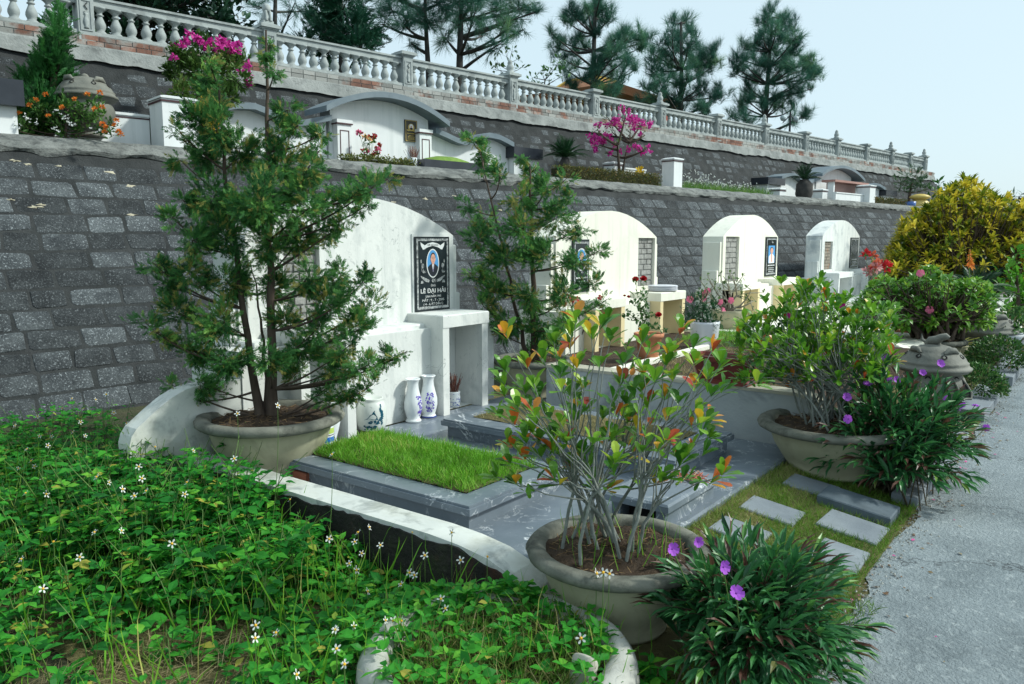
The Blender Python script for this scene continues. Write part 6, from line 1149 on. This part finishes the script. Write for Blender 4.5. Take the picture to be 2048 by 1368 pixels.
# ---------------------------------------------------------------- right side of the lower terrace
CRO=leafmat('croton_leaves',[(0,(.06,.11,.01)),(.3,(.18,.24,.015)),(.6,(.42,.39,.03)),(.85,(.64,.52,.04)),(1,(.76,.64,.09))],.35,.45,spec=.4)
def cro(m): return np.clip(.55+.2*RNG.normal(size=m)+.25*RNG.normal(),0,1)
def crot(base,w0,zone,n,label,mind,L,seed,tf,lv,mats,name='croton_bush',cat='bush',nl=(8,13),inner=None,dj=.35,group=None,tpl=LANCE,wid=2.2,stem=BARK,r0=.02,spread=(.3,1.25)):
    rr=np.random.default_rng(seed); r=plant(name,base,label,cat,group); pts=pick(n,zone,rr,mind); tips=[pt(x,y,w0+rr.normal()*dj) for x,y in pts]; T=MB();F=MB(); ends=stems(T,A(base)+A((0,0,.03)),tips,rr,r0,5,(.12,.12)); ctr=np.mean(tips,0)-A((0,0,.1))
    rosettes(F,[e[0] for e in ends],[norm(e[0]-ctr)*.9+e[1]*.4+A((0,0,.45)) for e in ends],nl,L*.65,L*1.1,tf,tpl=tpl,spread=spread,wid=wid,rr=rr); build('stems',T,stem,r); build('foliage',F,mats,r); return r
wY=17.5; by=pt(1930,560,wY)
def zY(r_):
    x,y=r_.uniform(1775,2090),r_.uniform(352,560); top=np.interp(x,[1775,1800,1830,1870,1905,1935,1960,1990,2020,2090],[520,455,430,405,375,362,372,395,410,400]); return (x,y) if y>top+14*r_.random()**2-14*(r_.random()<.08) else None
crot((by[0],by[1],.0),wY,zY,1250,'big rounded bush of golden yellow pointed leaves at the right end of the row',4.4,.21,91,cro,None,CRO,dj=.75,r0=.03)
wG=15.5; gz=leafmat('lime_leaves',[(0,(.04,.14,.015)),(.5,(.1,.32,.025)),(1,(.22,.46,.05))],.4,.45)
clumptree([((*at_z(2040,700,0)[:2],0) if 0 else tuple(np.r_[pt(2035,600,wG)[:2],0]),pt(2035,570,wG),.05)],[(2030,510,16),(2015,540,18),(2045,535,20),(2005,575,18),(2030,575,22),(2055,570,26),(2000,610,18),(2025,615,22),(2050,620,26),(2015,645,16),(2040,650,20),(2070,600,30)],wG,'fresh green bushy tree cut by the right edge','tree',[OVATE],gz,BARK,230,.15,92,'tree','trees at the right end',djit=.4,trunk_r=.08,twig=False)
wK=14.5; q=pt(1950,600,wK); cycad((q[0],q[1],.0),.6,.12,.7,26,'dark cycad in the shade under the golden bush',93,e0=-.3,e1=1.2)
clumptree([(tuple(np.r_[pt(1985,650,16.5)[:2],0]),pt(1985,600,16.5),.06)],[(1975,560,26),(2000,590,26),(1960,600,24),(1985,625,28),(2020,650,26),(2050,660,26),(1995,660,22),(1950,640,20),(2060,620,30),(1930,560,20),(1965,530,22),(2005,545,22)],16.8,'dark shady mass of leaves behind the far pots on the right','bush',[QLEAF],DARKL,BARK,190,.22,94,'bush',None,djit=.4,trunk_r=.06,twig=False)
clumptree([((pt(2040,560,40)[0],pt(2040,560,40)[1],0),pt(2040,420,40),.12)],[(2025,400,14),(2040,392,14),(2055,398,18),(2035,412,16),(2020,420,12)],40,'distant hazy tree top on the horizon right of the golden bush','tree',[QLEAF],leafmat('distant_leaves',[(0,(.05,.1,.08)),(1,(.1,.17,.12))],.1,.6),BARK,60,.5,95,'tree','trees at the right end',djit=.5,trunk_r=.2)
# potted bonsai tree
wB=9.4; b0=pt(1868,700,wB); T_=leafmat('bonsai_leaves',[(0,(.035,.13,.018)),(.5,(.11,.28,.03)),(.85,(.23,.42,.05)),(1,(.34,.5,.07))],.32,.4,spec=.45)
PTp=(b0[0],b0[1],.0); bowl('bowl_planter',PTp,.34,.4,'low bowl planter of the gnarled bonsai tree behind the carved urn')
def zT(r_):
    x,y=r_.uniform(1705,1990),r_.uniform(532,670); u=(x-1855)/140; top=545+45*u*u+12*math.sin(x*.06); bot=672-22*abs(u)-18*(1-abs(u)); return (x,y) if top<y<bot else None
crot((b0[0],b0[1],.38),wB,zT,560,'spreading bonsai tree with fresh green leaves on a gnarled dark trunk behind the urn',5.2,.1,96,lambda m:np.clip(.5+.2*RNG.normal(size=m)+.16*RNG.normal(),0,1),None,T_,name='bonsai_tree',cat='tree',nl=(5,9),dj=.32,tpl=OVATE,wid=1.2,r0=.022,spread=(.5,1.5))
r=[o for o in scene.objects if o.name.startswith('bonsai_tree')][0]
for px,py in ((1841,547),(1859,620)): p=pt(px,py,wB-.45); flower(r,p,norm(C0-p)+A((0,0,.2)),.045,PINKP,5,cup=.4,w_=.9)
for px,py in ((1579,632),(1685,613),(1784,706)):
    p=pt(px,py,5.0); f=flower([o for o in scene.objects if o.name.startswith('potted_shrub.001')][0],p,norm(C0-p)+A((0,0,.2)),.022,MAG,5,cup=.4,w_=.9)
# striped bromeliad
BRO=leafmat('striped_leaves',[(0,(.12,.2,.02)),(.5,(.35,.36,.04)),(1,(.6,.5,.08))],.3,.45); q=at_z(1912,712,.12); r=plant('striped_plant',(*q[:2],0),'plant with long yellow striped strap leaves beside the carved urn','plant'); b=MB(); n=34; a=RNG.random(n)*6.283; e=RNG.uniform(.1,1.2,n); d=np.stack([np.cos(a)*np.cos(e),np.sin(a)*np.cos(e),np.sin(e)],-1); b.leaves(([(0,-.03,0),(0,.03,0),(.35,-.04,.05),(.35,.04,.05),(.7,-.03,.02),(.7,.03,.02),(1,0,-.14)],BLADE[1]),np.repeat(A((q[0],q[1],.25))[None],n,0),d,A((0,0,1)),RNG.uniform(.3,.5,n),None,wid=1.); build('leaves',b,BRO,r); build('pot',MB().lathe([(.1,0),(.14,.2),(.15,.25),(.1,.24),(0,.23)],(q[0],q[1],0),16),POTCREAM,r)
# clipped round bushes by the road
CLB=leafmat('clipped_leaves',[(0,(.015,.06,.015)),(.5,(.04,.13,.025)),(.9,(.09,.2,.04)),(1,(.2,.14,.08))],.2,.5)
def ball(px,py,z,R,label,n,sz,fl=None):
    q=at_z(px,py,z); r=plant('clipped_bush',(q[0],q[1],0),label,'bush','clipped round bushes by the road'); b=MB(); d=rdir(n); d[:,2]=np.abs(d[:,2])*1.0-.15; d=norm(d); P=A((q[0],q[1],R*.55))+d*R*A((1,1,.85))*RNG.uniform(.72,1.05,(n,1)); b.leaves(QLEAF,P,d+.8*rdir(n),rdir(n),sz*RNG.uniform(.6,1.2,n),None,wid=1.1); build('foliage',b,CLB,r)
    T=MB(); 
    for i in range(14): T.tube([A((q[0],q[1],0))+RNG.normal(size=3)*A((.05,.05,0)),A((q[0],q[1],R*.5))+rdir(1)[0]*R*.6],[.008,.003],4)
    build('stems',T,BARK,r)
ball(1945,806,.0,.27,'round clipped bush by the road, touching the carved urn',2600,.04)
ball(1995,755,.0,.33,'second clipped bush by the road with reddish tips, beyond the first kerb',2600,.045)
ball(2040,700,.0,.42,'farthest clipped bush by the road at the right edge',2200,.06)
# far pot with white dish and bare pale branches
q=at_z(1990,690,.2); q=A((q[0],q[1],0)); flare(tuple(q),[(0,0),(.12,0),(.16,.1),(.3,.32),(.33,.36),(.3,.36),(.26,.3)],plain('far_white_pot',(.55,.58,.6),.5),'far shallow white pot with leafy plant and bare pale branches','flower_pot','flower pot',.3,.27,'flower pots')
r=plant('bare_shrub',(q[0],q[1],.3),'bare pale branching stems rising from the far white pot','shrub'); T=MB(); rr=np.random.default_rng(5)
for px,py in ((1990,640),(2010,645),(2025,640),(1975,650),(2035,652)): e=pt(px,py,wdep(q)); T.tube(bez(q+A((0,0,.32)),e,(q+e)/2+A((0,0,.25))+rr.normal(size=3)*.08,6),[.025,.02,.017,.014,.01,.006],5)
build('branches',T,GREYSTEM,r); b=MB(); n=260; P=q+A((0,0,.42))+RNG.normal(size=(n,3))*A((.18,.18,.08)); b.leaves(OVATE,P,rdir(n)+A((0,0,.4)),rdir(n),.1,None); build('foliage',b,CLB,r)
# ---- things on the second bed
def rgrass(name,x0,x1,y0,y1,z,m,label,n,hs,h=.03): 
    b=MB(); grass(b,(x0,x1),(y0,y1),z,h,n,hs,.6); g=struct(name,b,m,kind='stuff'); g['label']=label; g['category']='grass'
rgrass('dry_lawn',5.75,8.0,1.8,3.3,.41,DRYG,'dry yellow lawn on the raised bed behind the dark red planter',7000,.7)
rgrass('green_lawn',8.15,9.2,2.2,3.9,.41,GRASSM,'fresh green lawn patch beside the white flower pot',5200,1.1,.1)
b=MB(); b.bbox(5.6,8.05,3.35,3.42,.41,.46,.01); tag(build('bed_edging',b,CREAM),'thin cream edging strip in front of the cream tomb','edging')
# rose in the terracotta pot
c=A((TP[0],TP[1],TP[2]+.25)); wr=wdep(c); r=plant('rose_bush',c,'thin rose bush with red blooms in the terracotta pot','rose bush'); T=MB(); rr=np.random.default_rng(8)
tips=[(1272,562),(1288,562),(1265,585),(1290,600),(1255,620),(1300,625),(1245,630),(1275,640),(1318,632),(1310,650),(1262,600),(1295,580),(1280,615),(1330,660)]
main=bez(c,pt(1278,600,wr),pt(1290,660,wr)+A((0,.03,0)),9); T.tube(main,np.linspace(.007,.003,9),5); LP=[];LD=[]
for px,py in tips:
    e=pt(px,py,wr+rr.normal()*.06); s_=main[rr.integers(3,8)]; p=bez(s_,e,(s_+e)/2+rr.normal(size=3)*.03,5); T.tube(p,np.linspace(.003,.0018,5),4)
    for k in range(1,5):
        for m in range(5): LP.append(p[k]+rr.normal(size=3)*.012); LD.append(rr.normal(size=3)+A((0,0,.1)))
build('stems',T,GREENSTEM,r); F=MB(); F.leaves(OVATE,LP,LD,A((0,0,1))+.5*RNG.normal(size=(len(LP),3)),RNG.uniform(.028,.05,len(LP)),np.clip(.5+.2*RNG.normal(size=len(LP)),0,1),wid=1.2); build('foliage',F,leafmat('rose_leaves',[(0,(.02,.08,.02)),(.6,(.06,.17,.04)),(1,(.13,.26,.06))],.25,.5),r)
for px,py,R in ((1271,560,.036),(1287,559,.038),(1317,631,.036),(1249,592,.015),(1257,594,.018)): b=MB(); p=pt(px,py,wr-.05); rose(b,p-norm(C0-p)*.0,norm(C0-p)*.5+A((0,0,.6)),R); build('bloom',b,REDP,r)
# feathery bush in the white pot
c=A((WPo[0],WPo[1],WPo[2]+.27)); w_=wdep(c); clumptree([(c,pt(1408,620,w_),.01)],[(1385,620,20),(1405,605,18),(1425,620,18),(1375,640,14),(1395,640,22),(1420,645,20),(1440,640,10),(1410,655,14),(1380,605,10)],w_,'dense feathery dark green bush filling the white tapered pot','feathery_bush',SPR,leafmat('feathery2',[(0,(.008,.05,.02)),(.6,(.02,.12,.035)),(1,(.05,.19,.05))],.2,.5),BARK,330,.07,97,'bush',None,djit=.06,trunk_r=.02,twig=False,up=.2)
# desert rose with bare branches and pink flowers
w_=10.4; c=pt(1455,655,w_); PT=A((c[0],c[1],.41)); flare(tuple(PT),[(0,0),(.16,0),(.22,.2),(.24,.24),(.2,.24),(.18,.2)],POTCREAM,'pot of the leafless desert rose behind the white flower pot','flower_pot','flower pot',.2,.18,'flower pots')
r=plant('desert_rose',(c[0],c[1],.62),'leafless grey branched desert rose with pink flowers before the portrait tomb','shrub'); T=MB(); rr=np.random.default_rng(17); b0=A((c[0],c[1],.62)); F=MB(); LP=[]; LD=[]
for px,py in ((1400,560),(1415,550),(1430,570),(1440,548),(1450,560),(1465,550),(1475,560),(1420,585),(1495,575),(1500,600),(1480,590),(1460,580),(1505,620),(1395,590),(1470,620),(1490,635),(1440,600)):
    e=pt(px,py,w_+rr.normal()*.15); f=b0+(e-b0)*.35+rr.normal(size=3)*.06; p=np.concatenate([bez(b0,f,(b0+f)/2+rr.normal(size=3)*.05,4),bez(f,e,(f+e)/2+rr.normal(size=3)*.1,5)[1:]]); T.tube(p,np.linspace(.018,.005,len(p)),6)
    for k in range(2): e2=p[-3]+norm(p[-1]-p[-3]+rr.normal(size=3)*.12)*.18; T.tube([p[-3],e2],[.007,.004],5); LP+= [e2]*4; LD+= list(rr.normal(size=(4,3))+A((0,0,.6)))
    LP+=[p[-1]]*5; LD+=list(rr.normal(size=(5,3))+A((0,0,.6)))
build('branches',T,surf('pale_bark',[(.2,.19,.14),(.34,.32,.25)],15,.9,.3,60),r); F.leaves(OBOV,LP,LD,A((0,0,1)),.06,None); build('foliage',F,leafmat('desert_rose_leaves',[(0,(.05,.12,.03)),(1,(.16,.24,.08))],.25,.5),r)
for px,py in ((1414,581),(1463,601),(1379,598),(1381,600),(1407,597),(1457,630),(1442,605),(1577,588),(1446,621),(1408,589)): p=pt(px,py,w_-.2); flower(r,p,norm(C0-p)+rr.normal(size=3)*.3,.045,PINKP,5,cup=.3,w_=.85)
# crown of thorns with red flowers before the cream tomb
w_=8.2; c=pt(1150,680,w_); r=plant('thorny_shrub',(c[0],c[1],.41),'thorny stems with small red flowers in front of the cream tomb','shrub'); T=MB(); b0=A((c[0],c[1],.41))
for px,py in ((1115,600),(1130,590),(1142,595),(1155,598),(1170,612),(1200,595),(1128,608),(1145,600),(1210,630),(1217,628),(1120,625)):
    e=pt(px,py,w_+rr.normal()*.1); T.tube(bez(b0,e,(b0+e)/2+rr.normal(size=3)*.05,5),[.008,.007,.006,.005,.004],5); f=flower(r,e,norm(C0-e)+rr.normal(size=3)*.3,.03,REDP,4,cup=.2,w_=.95)
build('stems',T,BARK,r)
# bouquet standing before the last tomb
w_=13.6; c=pt(1745,600,w_); r=bouquet((c[0],c[1],.55),[leafmat('salmon_petal',[(0,(.55,.1,.05)),(1,(.75,.25,.15))],.2,.6),REDP,leafmat('dusty_pink',[(0,(.42,.15,.17)),(1,(.55,.28,.28))],.2,.6),REDP],.26,.8,10,'tall vase bouquet of red, salmon and pink blooms before the stained tomb','flower_bouquet',83,sz=.1)
build('vase_body',MB().lathe([(0,-.14),(.08,-.14),(.1,0),(.07,.12),(.09,.2),(.06,.2),(0,.1)],(c[0],c[1],.55),18),PORCELAIN,r)
# aloe spike
w_=13.5; c=at_z(1940,640,.2); r=plant('aloe',tuple(np.r_[pt(1938,640,w_)[:2],0]),'tall orange aloe flower spike in front of the golden bush','aloe'); b0=A(np.r_[pt(1938,640,w_)[:2],0]); e=pt(1940,497,w_); T=MB(); T.tube([b0,(b0+e)/2,e],[.015,.012,.006],5); build('stalk',T,GREENSTEM,r); n=90; t=RNG.random(n); s_=pt(1940,532,w_); P=s_+(e-s_)*t[:,None]; b=MB(); b.leaves(LANCE,P,rdir(n)*A((1,1,.2))-A((0,0,.5)),rdir(n),.1*(1.2-t),None,wid=1.5); build('blossom',b,ORG,r); b=MB(); n=16; a=RNG.random(n)*6.28; b.leaves(LANCE,np.repeat(b0[None],n,0),np.stack([np.cos(a),np.sin(a),RNG.uniform(.4,1.5,n)],-1),A((0,0,1)),.6,None,wid=1.6); build('leaves',b,FRD,r)
# orange planter left of the bonsai
w_=10.2; q=pt(1825,668,w_); b=MB(); b.bbox(q[0]-.4,q[0]+.4,q[1]-.14,q[1]+.14,q[2]-.28,q[2]+.08,.01); tag(build('clay_trough',b,TERRA),'terracotta trough partly hidden by leaves left of the bonsai tree','planter')

# fallen leaves and petals along the road edge
rr=np.random.default_rng(3); n=260; x=rr.uniform(2.6,9,n); y=.80-np.abs(rr.normal(size=n))*.16+.05; b=MB(); k=rr.random(n)<.86
P=np.stack([x,y,np.full(n,.006)],-1); d=np.concatenate([rr.normal(size=(n,2)),np.zeros((n,1))],1); b.leaves(QLEAF,P,d,A((0,0,1))+.25*rr.normal(size=(n,3)),rr.uniform(.012,.035,n),np.where(k,rr.random(n)*.7,1.),wid=1.2)
g=struct('fallen_leaves',b,leafmat('fallen_leaf',[(0,(.05,.03,.02)),(.4,(.16,.09,.045)),(.7,(.25,.2,.1)),(.8,(.2,.22,.08)),(1,(.5,.08,.25))],0,.8),kind='stuff'); g['label']='dry fallen leaves and pink petals scattered along the road edge'; g['category']='leaves'
b=MB(); n=2200; x=rr.uniform(2.4,12,n); y=.80-np.abs(rr.normal(size=n))*.07+.03; r_=rr.uniform(.002,.008,n)
for i in range(n): q=A((x[i],y[i],.0)); b.add([q+A((r_[i]*a,r_[i]*c_,z*r_[i])) for a,c_,z in ((-1,-.8,0),(1,-.7,0),(.8,1,0),(-.9,.9,0),(.1,0,1.1))],[(0,1,4),(1,2,4),(2,3,4),(3,0,4)],0,rr.random())
g=struct('gravel',b,surf('edge_grit',[(.2,.2,.18),(.36,.37,.35)],30,.9,0,tint=.5),kind='stuff'); g['label']='loose grit along the worn edge of the concrete road'; g['category']='gravel'
